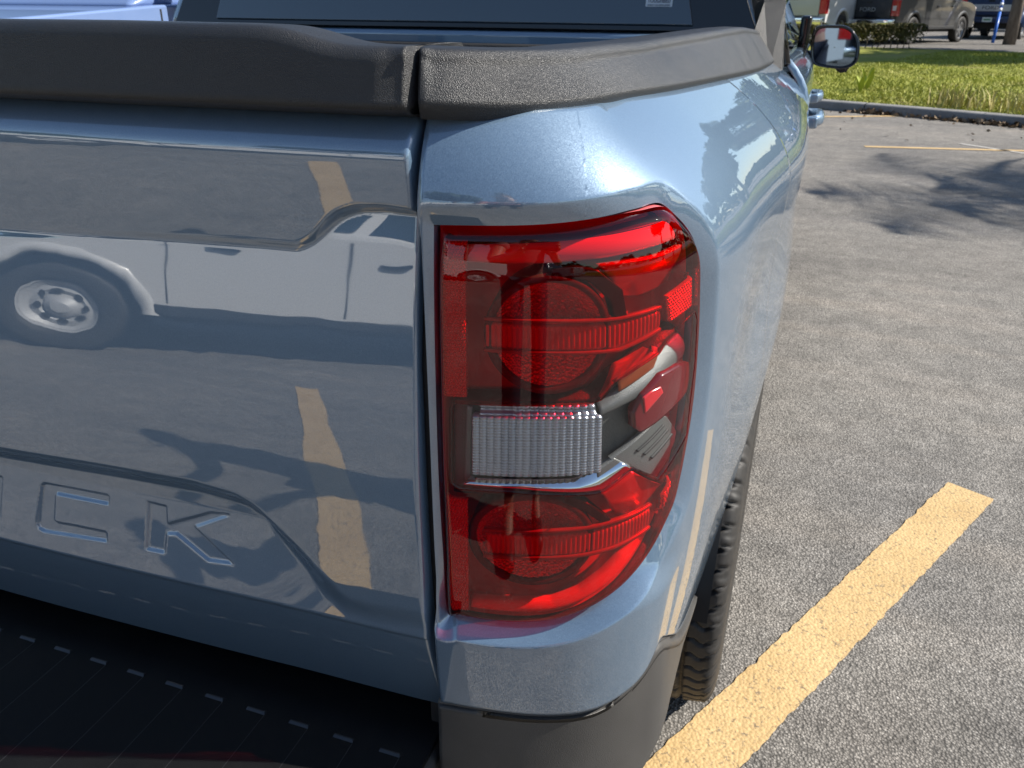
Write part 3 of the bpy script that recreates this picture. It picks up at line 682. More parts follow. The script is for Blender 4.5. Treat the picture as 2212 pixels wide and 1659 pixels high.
# folded side reflectors
band('side_reflector', [(1292, 574), (1360, 566), (1430, 552), (1480, 530)], [(1340, 640), (1380, 640), (1440, 610), (1492, 560)], -.008, -.026, 40, 20, M_wing)
band('side_reflector', [(1330, 790), (1380, 765), (1418, 742)], [(1298, 862), (1325, 828), (1420, 762)], -.022, -.008, 40, 12, M_wing)
band('side_reflector', [(1300, 1066), (1368, 1020), (1412, 1042)], [(1330, 1110), (1375, 1110), (1440, 1050)], -.006, -.020, 40, 12, M_wing)
# clear window: charcoal bezel
bz_px = [(980, 862), (1130, 862), (1285, 858), (1335, 815), (1405, 768), (1440, 725), (1502, 664)]; bz2 = [(980, 1062), (1130, 1070), (1246, 1075), (1300, 1066), (1352, 1016), (1425, 1040), (1490, 930)]
band('bezel', bz_px, bz2, -.016, -.016, 80, 40, M_bezel, side=.02)
# reverse lamp block with prisms
def prism(u, v):
    cu = (u*18) % 1; cv = (v*20) % 1
    return .0015*(1-np.abs(2*cu-1)**2.2)+.0006*(1-cv)
band('reverse_lamp', [(1019, 899), (1090, 902), (1160, 903), (1230, 902), (1301, 900)], [(1019, 1022), (1090, 1027), (1160, 1028), (1230, 1025), (1298, 1017)], -.004, -.004, 18*10+1, 20*7+1, M_prism, prism, side=.012)
band('reverse_lamp_roof', [(1037, 871), (1160, 872), (1284, 872)], [(1037, 896), (1160, 898), (1290, 896)], -.010, -.008, 17*8+1, 20, M_prism, lambda u, v: .0016*(1-np.abs(2*((u*14) % 1)-1)**3)*np.where(u > .28, 1, .15)+.001*np.sin(v*9), side=.004)
band('chrome_bar', [(1018, 1030), (1130, 1034), (1240, 1033), (1290, 1012), (1332, 990)], [(1000, 1047), (1120, 1056), (1246, 1064), (1306, 1058), (1364, 1010)], -.009, -.004, 60, 14, M_chrome, lambda u, v: .003*np.sin(np.pi*v), side=.006)
band('chrome_post', [(1008, 876), (1020, 880)], [(1003, 1040), (1017, 1030)], -.010, -.013, 6, 20, M_silver, side=.003)
band('silver_blade', [(1288, 866), (1332, 838), (1395, 792), (1444, 738), (1478, 704)], [(1298, 898), (1345, 876), (1410, 838), (1462, 786), (1488, 748)], -.014, -.008, 60, 12, M_silver, lambda u, v: .003*np.sin(np.pi*v), side=.004)
band('silver_tray', [(1306, 1058), (1300, 1050), (1290, 1030), (1292, 1016)], [(1366, 1011), (1356, 1003), (1340, 996), (1328, 990)], -.005, -.006, 20, 14, M_silver, side=.004)
# vent plate with three slots
def slots(u, v):
    r_ = np.zeros_like(u)
    for c_ in (.38, .58, .78): r_ -= .0045*sst(.055, .03, np.abs(u-c_))*sst(.22, .27, v)*sst(.92, .87, v)
    return r_+.0003*np.sin(u*160)*np.sin(v*160)
band('vent_plate', [(1425, 900), (1440, 900), (1464, 938)], [(1320, 992), (1360, 1006), (1420, 1030)], -.007, -.007, 110, 110, M_silver, None, side=.006)
def plate_px(u, v):
    A, B, C_, D_ = np.array((1320, 993)), np.array((1430, 896)), np.array((1466, 940)), np.array((1405, 1022))
    return A*(1-u)*(1-v)+B*u*(1-v)+C_*u*v+D_*(1-u)*v
for v_ in (.30, .52, .74):
    a, b, c_, d2 = plate_px(.30, v_), plate_px(.92, v_), plate_px(.92, v_+.07), plate_px(.30, v_+.07)
    band('vent_slot', [a, b], [d2, c_], -.0060, -.0060, 20, 5, M_slot, lambda u, v: .0009*np.sin(np.pi*v), side=.002)
# side marker: rounded long red body with a bright core
band('side_marker', [(1367, 892), (1386, 852), (1426, 809), (1465, 786), (1483, 781)], [(1369, 924), (1380, 932), (1394, 925), (1470, 858), (1482, 841)], -.0045, -.0045, 60, 20, M_redsolid,
     lambda u, v: .0028*(np.sin(np.pi*np.clip(v, .02, .98))**.15-1)+.0028, side=.010)
band('marker_core', [(1391, 860), (1408, 846), (1428, 836)], [(1394, 893), (1413, 872), (1433, 848)], -.0008, -.0008, 20, 10, M_redbright, side=.003)
band('amber_sliver', [(1336, 822), (1380, 792), (1424, 762)], [(1338, 846), (1376, 822), (1412, 794)], -.006, -.010, 20, 8, M_amber, side=.002)

# ================================================================ REAR BUMPER, STEP PAD
bc = [(-.66, -.12), (-.69, -.09), (-.69, .12), (.682, .12), (.682, -.12), (.60, -.155), (.3, -.17), (0, -.175), (-.3, -.17), (-.60, -.155)]
T(extrude('rear_bumper', bc, 'z', .30, .575, M_clad, None, .012, 3))
T(box('step_pad', -.655, .677, -.15, .30, .5752, .582, M_pad, None, .002))
M_rib = mat('worn step rib', (.02, .02, .022), .32, 0, .5)
for k in range(26):
    x = .640-.0518*k+.0
    bm = bmesh.new(); y1 = .068-.003*((x)/.65)
    a = [bm.verts.new(p) for p in [(x-.0115, y1, .5818), (x+.0115, y1, .5818), (x+.0105, y1+.0026, .5838), (x-.0105, y1+.0026, .5838), (x+.0105, y1+.0040, .5838), (x-.0105, y1+.0040, .5838), (x+.0115, y1+.0055, .5818), (x-.0115, y1+.0055, .5818)]]
    for q in ((0, 1, 2, 3), (3, 2, 4, 5), (5, 4, 6, 7), (0, 3, 5, 7), (1, 6, 4, 2)): bm.faces.new([a[i] for i in q])
    addbox(bm, x+.0110, x+.0116, -.145, y1, .5815, .5822)
    T(from_bm('step_rib', bm, M_rib))
T(box('rear_sill', -.68, .68, .17, .30, .52, .70, M_black))
# dark jambs that close the tailgate gaps, and the bed
T(box('tailgate_jamb', .662, .6835, .118, .16, .56, 1.206, M_black)); T(box('tailgate_jamb', -.70, -.640, .135, .16, .56, 1.19, M_black))
M_liner = mat('sprayed black bed liner', (.016, .016, .017), .7, build=sparkle(260., .5, .002))
T(box('bed_floor', -.70, .70, .13, 1.60, .70, .73, M_liner)); T(box('bed_wall', .715, .735, .16, 1.60, .70, 1.17, M_liner)); T(box('bed_wall', -.735, -.715, .16, 1.60, .70, 1.17, M_liner))
T(box('bed_front_wall', -.74, .74, 1.555, 1.60, .70, 1.165, M_liner, None, .01))
# the far (left) side of the bed, mirrored plan
P = []
for s_ in np.linspace(0, s_of_y(1.6), 90):
    zb_s = .62 if s_ < .5 else (arch_z(float(np.interp(s_, _u, _cy))) if abs(np.interp(s_, _u, _cy)-ARC[0]) < ARR else .42)
    zz = np.linspace(float(ztop(s_)), zb_s, 24); q = surf(np.full(24, s_), zz, prof(np.full(24, s_), zz)); q[:, 0] *= -1; P.append(q)
T(grid('bed_side', np.array(P), M_paint, None, True))
P = []
for s_ in np.linspace(0.006, s_of_y(1.53), 60):
    z0 = float(ztop(s_)); q = surf(np.full(6, s_), [z0-.01, z0, z0+.05, z0+.056, z0+.056, z0], np.array([-.03, -.022, -.035, -.045, -.09, -.09])); q[:, 0] *= -1; P.append(q)
T(grid('bed_side_cap', np.array(P), M_cap, None, True))

# ================================================================ CAB, DOORS, MIRROR, WHEELS
def sidex(Y, z):           # outer skin of cab sides
    base = np.interp(Y, [1.6, 2.2, 3.0, 3.6, 4.2, 4.7, 4.95, 5.0], [.9335, .934, .931, .925, .912, .875, .80, .76])
    belt = np.interp(Y, [1.6, 3.6, 4.9], [1.145, 1.10, 1.02]); u = np.clip((belt-z)/.11, 0, 1)
    return base-.055*(1-u)**2.1-.02*np.clip((.75-z)/.35, 0, 1)**2+.006*np.exp(-((z-.86)/.02)**2)
def skin(name, y0, y1, z0, zfun, m, ny=40, nz=40, sgn=1, archc=None):
    P = []
    for y in np.linspace(y0, y1, ny):
        zb_ = z0
        if archc and abs(y-archc) < ARR: zb_ = max(z0, ARC[1]+math.sqrt(ARR**2-(y-archc)**2))
        zz = np.linspace(zfun(y), zb_, nz); c = np.stack([sgn*sidex(np.full(nz, y), zz), np.full(nz, y), zz], -1); c2 = c[:1].copy(); c2[:, 0] -= sgn*.03; c3 = c[-1:].copy(); c3[:, 0] -= sgn*.03
        P.append(np.vstack([c2, c, c3]))
    P = np.array(P); a = P[:1].copy(); a[..., 0] -= sgn*.02; b = P[-1:].copy(); b[..., 0] -= sgn*.02
    return T(grid(name, np.concatenate([a, P, b], 0), m, None, True, flip=sgn > 0))
beltf = lambda y: float(np.interp(y, [1.6, 3.6, 4.9], [1.145, 1.10, 1.02]))
WHEELB = 3.076
for sg in (1, -1):
    d1 = skin('rear_door', 1.645, 2.60, .36, beltf, M_paint, sgn=sg); d2 = skin('front_door', 2.607, 3.62, .36, beltf, M_paint, sgn=sg)
    skin('front_fender', 3.627, 4.98, .36, beltf, M_paint, 60, 40, sg, ARC[0]+WHEELB)
    for dr, yc, zc in ((d1, 2.10, .972), (d2, 2.95, .955)):
        x0 = float(sidex(yc, zc)); pts = []
        # strap handle: rounded bar standing off the door
        P = []
        for t in np.linspace(-1, 1, 25):
            off = .034*(1-abs(t)**5)+.001; r1_, r2_ = .011*(1-.3*t*t)+.002, .019*(1-.35*t*t)
            P.append([(sg*(x0+off-.004+r1_*math.cos(a)), yc+.105*t, zc+r2_*math.sin(a)) for a in np.linspace(0, 2*math.pi, 14, endpoint=False)])
        o_ = grid('door_handle', np.transpose(np.array(P), (1, 0, 2)), M_paint, None, True, close_u=True, flip=sg > 0); T(o_); o_.parent = dr; o_.matrix_parent_inverse = Matrix.Identity(4); o_.matrix_basis = Matrix.Identity(4)
        e = box('handle_cap', min(sg*(x0-.004), sg*(x0+.026)), max(sg*(x0-.004), sg*(x0+.026)), yc-.145, yc-.107, zc-.015, zc+.015, M_paint, None, .006); e.parent = dr
T(box('cab_back_panel', -.84, .84, 1.605, 1.64, .60, 1.192, M_paint, None, .012))
# greenhouse
def glassY(z): return 1.64+(z-1.19)*.42
gb = [(-.845, 1.64, 1.185), (.845, 1.64, 1.185), (.845, 3.50, 1.10), (-.845, 3.50, 1.10)]; gt = [(-.60, 1.76, 1.70), (.60, 1.76, 1.70), (.60, 2.85, 1.715), (-.60, 2.85, 1.715)]
v = gb+gt; f = [(0, 3, 2, 1), (4, 5, 6, 7), (0, 1, 5, 4), (1, 2, 6, 5), (2, 3, 7, 6), (3, 0, 4, 7)]
T(bevel(pydata('cab_roof_and_pillars', v, f, M_paint), .035, 3))
T(box('cab_floor_block', -.84, .84, 1.64, 3.6, .35, 1.10, M_black)); T(bevel(pydata('bonnet', [(-.84, 3.52, .6), (.84, 3.52, .6), (.80, 4.9, .6), (-.80, 4.9, .6), (-.84, 3.52, 1.10), (.84, 3.52, 1.10), (.78, 4.86, 1.0), (-.78, 4.86, 1.0)],
    [(0, 3, 2, 1), (4, 5, 6, 7), (0, 1, 5, 4), (1, 2, 6, 5), (2, 3, 7, 6), (3, 0, 4, 7)], M_paint), .03, 3))
def quadpanel(name, c4, m, off=.004, th=.004, parent=None, bv=0):
    c = [Vector(p) for p in c4]; n = (c[1]-c[0]).cross(c[3]-c[0]).normalized()
    v = [p+n*off for p in c]+[p+n*(off-th) for p in c]
    o_ = pydata(name, v, [(0, 1, 2, 3), (7, 6, 5, 4), (0, 4, 5, 1), (1, 5, 6, 2), (2, 6, 7, 3), (3, 7, 4, 0)], m, parent)
    if bv: bevel(o_, bv)
    return o_
def gp(x, z, o_=0): return (x, 1.64+(z-1.185)*(.12/.515)-o_, z)
T(quadpanel('rear_window_surround', [gp(-.80, 1.196, .003), gp(.80, 1.196, .003), gp(.585, 1.67, .003), gp(-.585, 1.67, .003)], M_gloss, .004, .006, None, .003))
xr = .655
rw = T(quadpanel('rear_window', [gp(-xr, 1.208, .003), gp(xr, 1.208, .003), gp(.54, 1.63, .003), gp(-.54, 1.63, .003)], M_glass, .010, .006, None, .004))
def gn(p, d): n = Vector((0, -.9195, .3927)); return tuple(Vector(p)+n*d)
q = [on_y(1393, -20, 1.62), on_y(1451, -20, 1.62), on_y(1451, 15, 1.62)]
sx0, sx1 = q[0][0], q[1][0]; szb = q[2][2]
st_ = quadpanel('window_sticker', [gp(sx0, szb, .013), gp(sx1, szb, .013), gp(sx1, szb+.055, .013), gp(sx0, szb+.055, .013)], M_label, .001, .0006); T(st_)
tag(st_, 'x', 'x'); del st_['label']; del st_['category']
def text_mesh(name, body, size, loc, rot, m, parent=None, ext=.0003, sx=1.0):
    cu = bpy.data.curves.new(name, 'FONT'); cu.body = body; cu.size = size; cu.extrude = ext; cu.align_x = 'CENTER'; cu.align_y = 'CENTER'
    tmp = bpy.data.objects.new(name, cu); COL.objects.link(tmp); dg = bpy.context.evaluated_depsgraph_get(); me = bpy.data.meshes.new_from_object(tmp.evaluated_get(dg))
    bpy.data.objects.remove(tmp); me.name = name; me.materials.clear(); o_ = link(name, me, m)
    o_.matrix_basis = Matrix.Translation(loc) @ rot.to_matrix().to_4x4() @ Matrix.Diagonal((sx, 1, 1, 1)); 
    if parent is not None:
        o_.parent = parent; o_.matrix_parent_inverse = parent.matrix_world.inverted() if False else Matrix.Identity(4)
    return o_
from mathutils import Euler
tilt = math.atan2(.515, .12)
wd = sx1-sx0
for body, z_, size, k in (('TOUGHBED', szb+.0125, .0125, 1.), ('SPRAY-IN BEDLINER', szb+.0035, .0052, 1.)):
    tm = text_mesh('sticker_lettering', body, size, gp((sx0+sx1)/2, z_, .0155), Euler((tilt, 0, 0)), M_ink, st_)
    wtxt = max(p.co.x for p in tm.data.vertices)-min(p.co.x for p in tm.data.vertices); tm.scale.x = wd*.86/wtxt
# plastic trim between the bed cap and the cab pillar
T(pydata('cab_corner_trim', [(.842, 1.50, 1.128), (.868, 1.53, 1.125), (.868, 1.63, 1.14), (.80, 1.63, 1.20), (.80, 1.50, 1.195), (.66, 1.66, 1.60), (.715, 1.64, 1.60), (.70, 1.70, 1.60), (.812, 1.55, 1.26), (.856, 1.56, 1.26), (.85, 1.64, 1.26), (.78, 1.64, 1.26)],
    [(0, 1, 2, 3, 4), (0, 8, 9, 1), (1, 9, 10, 2), (2, 10, 11, 3), (3, 11, 8, 4), (4, 8, 0), (8, 5, 6, 9), (9, 6, 7, 10), (10, 7, 5, 11), (11, 5, 8), (5, 7, 6)], M_cap))
for sg in (1, -1):
    def sd(y, z, k): # point on greenhouse side
        t = (z-1.14)/(1.70-1.14); return (sg*(.845-(.245)*t+.002), y, z)
    a = [sd(1.98, 1.21, 0), sd(2.58, 1.18, 0), sd(2.50, 1.60, 0), sd(2.10, 1.60, 0)]; b = [sd(2.64, 1.18, 0), sd(3.35, 1.14, 0), sd(2.88, 1.60, 0), sd(2.56, 1.60, 0)]
    for c4 in (a, b): T(quadpanel('side_window', c4 if sg > 0 else c4[::-1], M_glass, .008, .008, None, .003))
    a = [(sg*.862, 1.66, 1.16), (sg*.872, 1.66, 1.13), (sg*.872, 3.50, 1.075), (sg*.862, 3.50, 1.105)]
    T(box('window_sill_trim', min(sg*.84, sg*.895), max(sg*.84, sg*.895), 1.70, 3.45, 1.098, 1.112, M_gloss, None, .004))
T(quadpanel('windscreen', [(.78, 3.46, 1.13), (-.78, 3.46, 1.13), (-.56, 2.89, 1.68), (.56, 2.89, 1.68)], M_glass, .006, .006))
# pillar trims seen past the bed corner
T(tube('drip_moulding', [(.872, 1.60, 1.135), (.835, 1.66, 1.26), (.77, 1.76, 1.45), (.69, 1.87, 1.63)], [.010, .011, .010, .008], M_gloss))

# door mirror
YM = 3.30
mo = catmull([(1757, 66), (1772, 55), (1800, 54), (1828, 56), (1845, 68), (1857, 92), (1855, 125), (1843, 142), (1822, 149), (1790, 147), (1764, 142), (1753, 132), (1751, 100)], True, 5)
MP = np.array([on_y(a, b, YM) for a, b in mo]); mc = MP.mean(0); P = []
for dy, k in ((.0, .80), (-.003, .88), (-.012, .93), (-.012, .985), (0, 1.), (.02, 1.0), (.06, .95), (.10, .78), (.125, .5), (.13, .05)):
    q = mc+(MP-mc)*k; q[:, 1] = YM+dy; P.append(q)
mir = T(grid('door_mirror', np.transpose(np.array(P), (1, 0, 2)), M_gloss, None, True, close_u=True))
gm = mat('mirror glass', (.20, .27, .35), .02, 1.)
q = [mc+(MP-mc)*k for k in (.86, .6, .3, .02)]; G = np.transpose(np.array(q), (1, 0, 2)); G[..., 1] = YM-.0045+(G[..., 0]-mc[0])*.02; o_ = grid('mirror_glass', G, gm, None, False, close_u=True); o_.parent = mir
dz_ = [on_y(a, b, YM+.03) for a, b in ((1800, 140), (1838, 142), (1828, 156), (1815, 158), (1806, 152))]
v = [p for p in dz_]+[p+np.array([0, .05, .01]) for p in dz_]; o_ = pydata('mirror_lamp_pod', v, [(4, 3, 2, 1, 0), (5, 6, 7, 8, 9)]+[(i, (i+1) % 5, 5+(i+1) % 5, 5+i) for i in range(5)], M_gloss); o_.parent = mir
arm0 = on_y(1765, 124, YM+.04); T(tube('mirror_arm', [(.86, YM+.07, arm0[2]-.005), (.90, YM+.06, arm0[2]), tuple(arm0)], [.032, .026, .024], M_gloss))
T(box('mirror_foot', .85, .89, YM-.06, YM+.20, 1.09, 1.22, M_gloss, None, .01))
# the same mirror on the other side
MP2 = MP*np.array([-1, 1, 1]); P = []
for dy, k in ((.0, .9), (-.01, .96), (0, 1.), (.06, .95), (.12, .5), (.13, .05)):
    q = MP2.mean(0)+(MP2-MP2.mean(0))*k; q[:, 1] = YM+dy; P.append(q)
T(grid('door_mirror', np.transpose(np.array(P), (1, 0, 2)), M_gloss, None, True, close_u=True, flip=True))
T(box('mirror_arm', -1.0, -.86, YM+.03, YM+.07, arm0[2]-.03, arm0[2]+.02, M_gloss, None, .008))

# wheels: tyre with grooved tread
def tyre_mesh(name, wdt, r, rimr, fine=True):
    nth = 900 if fine else 72
    prof_ = [(-.36, rimr), (-.46, rimr+.012), (-.50, rimr+.05), (-.505, r-.06), (-.49, r-.030), (-.465, r-.014), (-.43, r-.006)]
    xs_ = np.linspace(-.40, .40, 61 if fine else 5); prof_ += [(x, r-.006*abs(x/.4)**3) for x in xs_]; prof_ += [(-a, b) for a, b in prof_[:7][::-1]]
    pr = np.array(prof_); th = np.linspace(0, 2*np.pi, nth, endpoint=False)[:, None]; X = pr[:, 0][None]*np.ones((nth, 1)); RR_ = pr[:, 1][None]*np.ones((nth, 1))
    if fine:
        on = sst(.47, .455, abs(X)); dgr = np.zeros_like(X)
        for gx_ in (-.245, -.08, .08, .245): dgr = np.maximum(dgr, sst(.022, .013, abs(X-gx_)))
        nb = 66; zig = .18*np.sin(X*38)
        ph = (th*nb/(2*np.pi)+zig+.3*np.sign(X)*(abs(X) > .245)) % 1
        lat = sst(.11, .07, abs(ph-.5))*np.where(abs(X) > .262, 1, .0)
        sip = sst(.06, .03, abs(((th*nb*2/(2*np.pi)+.5*np.sin(X*55)) % 1)-.5))*.45*np.where(abs(X) < .24, 1, 0)
        lat2 = sst(.12, .06, abs(((th*nb/2/(2*np.pi)+1.3*X) % 1)-.5))*np.where((abs(X) > .095) & (abs(X) < .23), 1, 0)*.8
        RR_ = RR_-on*np.maximum.reduce([dgr*.0085, lat*.0075, sip*.005, lat2*.007])
        lug = sst(.40, .44, abs(X))*sst(.505, .48, abs(X)); RR_ = RR_-.004*lug*sst(.2, .1, abs(((th*nb/2/(2*np.pi)) % 1)-.5))
    P = np.stack([X*wdt, -RR_*np.cos(th), RR_*np.sin(th)], -1)
    o_ = grid(name, P, M_rubber, None, not fine and True or True, close_u=True); return o_
M_rim = mat('machined grey alloy', (.45, .45, .46), .28, .9); M_rimdark = mat('dark wheel recess', (.03, .03, .032), .5)
def rim_mesh(name, x1, rimr, spokes=6, steel=False, m=None):
    bm = bmesh.new()
    def ring(pr, n=40):
        R_ = [[bm.verts.new((a, -r_*math.cos(2*math.pi*k/n), r_*math.sin(2*math.pi*k/n))) for a, r_ in pr] for k in range(n)]
        for k in range(n):
            for j in range(len(pr)-1): bm.faces.new([R_[k][j], R_[(k+1) % n][j], R_[(k+1) % n][j+1], R_[k][j+1]])
    ring([(x1-.12, rimr-.03), (x1-.02, rimr-.022), (x1, rimr-.012), (x1+.004, rimr), (x1-.02, rimr+.004)])
    if steel:
        ring([(x1-.01, rimr-.02), (x1-.035, rimr-.05), (x1-.02, rimr*.62), (x1-.045, rimr*.50), (x1-.01, rimr*.42), (x1+.012, rimr*.30), (x1+.03, rimr*.22), (x1+.034, .0001)])
    else:
        ring([(x1-.05, .06), (x1-.012, .06), (x1-.008, .045), (x1-.008, .0001)], 24)
        for k in range(spokes):
            a = 2*math.pi*k/spokes; c_, s__ = math.cos(a), math.sin(a)
            def V(x, r_, t_): return bm.verts.new((x, -(r_*c_-t_*s__), r_*s__+t_*c_))
            w0, w1 = .030, .022
            q = [V(x1-.012, .045, -w0), V(x1-.012, .045, w0), V(x1-.006, rimr-.016, w1), V(x1-.006, rimr-.016, -w1), V(x1-.05, .045, -w0*1.2), V(x1-.05, .045, w0*1.2), V(x1-.05, rimr-.02, w1*1.5), V(x1-.05, rimr-.02, -w1*1.5)]
            for f_ in ((0, 1, 2, 3), (0, 4, 5, 1), (1, 5, 6, 2), (3, 2, 6, 7), (0, 3, 7, 4)): bm.faces.new([q[i] for i in f_])
    return from_bm(name, bm, m or M_rim, None, False)
def disc_mesh(name, x1, r):
    n = 32; v = [(x1, 0, 0)]+[(x1, -r*math.cos(2*math.pi*k/n), r*math.sin(2*math.pi*k/n)) for k in range(n)]
    return pydata(name, v, [(0, 1+k, 1+(k+1) % n) for k in range(n)], M_rimdark)
RW = .362
t0 = tyre_mesh('tyre', .228, RW, .222, True); r0 = rim_mesh('wheel', .085, .222, 6); d0 = disc_mesh('brake_backing', .02, .215)
t1 = tyre_mesh('tyre', .228, RW, .222, False); protos = [t0, r0, d0, t1]
for (x, y, fine) in ((.8145, ARC[1-1], True), (-.8145, ARC[0], False), (.8145, ARC[0]+WHEELB, False), (-.8145, ARC[0]+WHEELB, False)):
    wv = r0.copy(); COL.objects.link(wv); wv.parent = truck; wv.location = (x, y-2.5, RW-.004); wv.rotation_euler = (0, 0, 0 if x > 0 else math.pi)
    tv = (t0 if fine else t1).copy(); COL.objects.link(tv); tv.parent = wv; dv = d0.copy(); COL.objects.link(dv); dv.parent = wv
for o_ in protos: bpy.data.objects.remove(o_)
T(box('underbody', -.62, .62, .30, 4.7, .26, .58, M_black)); T(tube('rear_axle', [(-.7, ARC[0], .36), (.7, ARC[0], .36)], [.05, .05], M_black))
# left quarter: plain counterpart of the corner and its lamp
T(box('tail_lamp', -.86, -.70, .088, .20, .76, 1.10, M_redsolid, None, .02))

# ================================================================ OTHER PARKED PICKUPS
def plain_paint(name, c, metal=.4, rough=.3): return mat(name, c, rough, metal, .7, .03, 1.45)
M_pw = plain_paint('white paint', (.70, .70, .69), 0, .3); M_pg = plain_paint('grey brown metallic paint', (.022, .021, .019), 0., .5)
M_pn = plain_paint('navy blue paint', (.010, .028, .085), .3, .3); M_ps = plain_paint('silver paint', (.42, .43, .44), .6, .3)
M_pale = plain_paint('white paint tinted as shade', (.16, .24, .44), 0, .35)  # white body; the bluish cast of shade is put into its colour
M_pk = plain_paint('dark blue black paint', (.018, .022, .034), .3, .25)
M_tail = mat('red tail lamp plastic', (.50, .012, .015), .15, 0, 1.); M_tailw = mat('pale tail lamp pane', (.70, .62, .62), .2, 0, 1.)
M_shut = mat('dark panel seam', (.01, .01, .01), .7); M_plate = mat('pale licence plate', (.55, .62, .60), .4); M_plateink = mat('green plate print', (.10, .22, .14), .5)
T2 = tyre_mesh('tyre', .27, .42, .27, False); RA = rim_mesh('wheel', .10, .27, 6, False, M_rim); RS = rim_mesh('wheel', .10, .25, 6, True, mat('steel wheel paint', (.50, .51, .52), .5, .15)); T3 = tyre_mesh('tyre', .27, .42, .25, False)
DD = disc_mesh('wheel_recess', .02, .26)
def hole_discs(parent):
    for k in range(8):
        a = 2*math.pi*k/8; c_, s__ = math.cos(a), math.sin(a); v = []
        for j in range(10):
            b = 2*math.pi*j/10; rr = .150+.026*math.cos(b); tt_ = .034*math.sin(b); v.append((.088, -(rr*c_-tt_*s__), rr*s__+tt_*c_))
        o_ = pydata('wheel_hole', v, [tuple(range(10))], M_rimdark); o_.parent = parent
def far_truck(name, label, loc, rz, paint, tailpaint=None, lower=None, steel=False, bumper=None, scale=1., plate=False, word=None, lampw=True, band_=None, flare=None, group='other pickups parked in the lot'):
    t = thing(name, label, 'pickup truck', loc, rz, group); t.scale = (scale,)*3
    tailpaint = tailpaint or paint; bumper = bumper or M_chrome
    pf = [(.04, .62), (.02, 1.36), (.05, 1.40), (1.98, 1.40), (4.25, 1.36), (5.3, 1.30), (5.72, 1.20), (5.86, 1.05), (5.88, .62), (5.80, .50)]
    def arc_(yc, r_=.50, n=12): return [(yc+r_*math.cos(a), .44+r_*math.sin(a)) for a in np.linspace(.08, math.pi-.08, n)]
    pf += [(5.44, .46)]+arc_(4.92)+[(4.40, .46), (1.80, .46)]+arc_(1.26)+[(.74, .50), (.30, .58)]
    b = extrude('body', pf, 'x', -1.0, 1.0, paint, t); bevel(b, .045, 3, 40)
    box('underbody', -.78, .78, .25, 5.6, .36, .90, M_black, t); 
    box('bed_liner', -.80, .80, .12, 1.86, 1.395, 1.404, M_black, t)
    v = [(-.94, 1.98, 1.385), (.94, 1.98, 1.385), (.94, 4.40, 1.345), (-.94, 4.40, 1.345), (-.74, 2.22, 1.93), (.74, 2.22, 1.93), (.74, 3.42, 1.94), (-.74, 3.42, 1.94)]
    c = pydata('cab', v, [(0, 3, 2, 1), (4, 5, 6, 7), (0, 1, 5, 4), (1, 2, 6, 5), (2, 3, 7, 6), (3, 0, 4, 7)], paint, t); bevel(c, .05, 3)
    V = [Vector(p) for p in v]
    def bil(a, b_, c_, d, u, w_): return V[a]*(1-u)*(1-w_)+V[b_]*u*(1-w_)+V[c_]*u*w_+V[d]*(1-u)*w_
    def win(nm, a, b_, c_, d, u0, u1, w0, w1): quadpanel(nm, [bil(a, b_, c_, d, u, w_) for u, w_ in ((u0, w0), (u1, w0), (u1-.02, w1), (u0+.02, w1))], M_glass, .006, .01, c)
    win('rear_window', 0, 1, 5, 4, .07, .93, .10, .88); win('windscreen', 2, 3, 7, 6, .05, .95, .08, .92)
    for q4, rev in (((1, 2, 6, 5), False), ((3, 0, 4, 7), True)):
        for u0, u1 in ((.07, .44), (.49, .90)): win('side_window', *q4, *( (1-u1, 1-u0) if rev else (u0, u1)), .12, .86)
    for sg in (1, -1):
        for y in (2.02, 3.12, 4.25): box('door_seam', min(sg*.995, sg*1.0015), max(sg*.995, sg*1.0015), y-.006, y+.006, .56, 1.34, M_shut, t)
        for y in (2.95, 4.05-.95+.95): box('door_handle', min(sg*.99, sg*1.04), max(sg*.99, sg*1.04), y-.24, y-.04, 1.14, 1.18, M_gloss, t, .01)
        box('rocker_trim', min(sg*.96, sg*1.012), max(sg*.96, sg*1.012), 1.85, 4.35, .44, .54, lower or M_black, t, .015)
        mm = bevel(box('door_mirror', min(sg*1.02, sg*1.22), max(sg*1.02, sg*1.22), 4.02, 4.14, 1.36, 1.58, M_gloss, t), .03)
        for yc in (1.26, 4.92):   # flared arch lip
            P = []
            for a in np.linspace(-.05, math.pi+.05, 22):
                ca, sa = math.cos(a), math.sin(a)
                P.append([(sg*x, yc+r_*ca, .44+r_*sa) for x, r_ in ((.985, .60), (1.02 if flare is None else 1.09, .56), (1.025 if flare is None else 1.10, .50), (.95, .492))])
            grid('wheel_arch_lip', np.array(P), flare or paint, t, True, flip=sg > 0)
        lm = box('tail_lamp', min(sg*.80, sg*1.008), max(sg*.80, sg*1.008), -.022, .17, .86, 1.34, M_tail, t, .015)
        if lampw: box('lamp_pane', min(sg*.84, sg*.96), max(sg*.84, sg*.96), -.026, .0, 1.02, 1.16, M_tailw, lm, .004)
        box('head_lamp', min(sg*.62, sg*.99), max(sg*.62, sg*.99), 5.70, 5.885, .96, 1.16, M_tailw, t, .02)
        for yc in (1.26, 4.92):
            wv = (RS if steel else RA).copy(); COL.objects.link(wv); wv.parent = t; wv.location = (sg*.875, yc, .418); wv.rotation_euler = (random.random()*0, 0, 0 if sg > 0 else math.pi)
            tv = (T3 if steel else T2).copy(); COL.objects.link(tv); tv.parent = wv; dv = DD.copy(); COL.objects.link(dv); dv.parent = wv
            if steel and yc > 3: hole_discs(wv)
    tgp = box('tailgate', -.79, .79, -.018, .05, .80, 1.37, tailpaint, t, .018)
    box('tailgate_recess', -.66, .66, -.020, .0, .93, 1.16, band_ or tailpaint, tgp, .01)
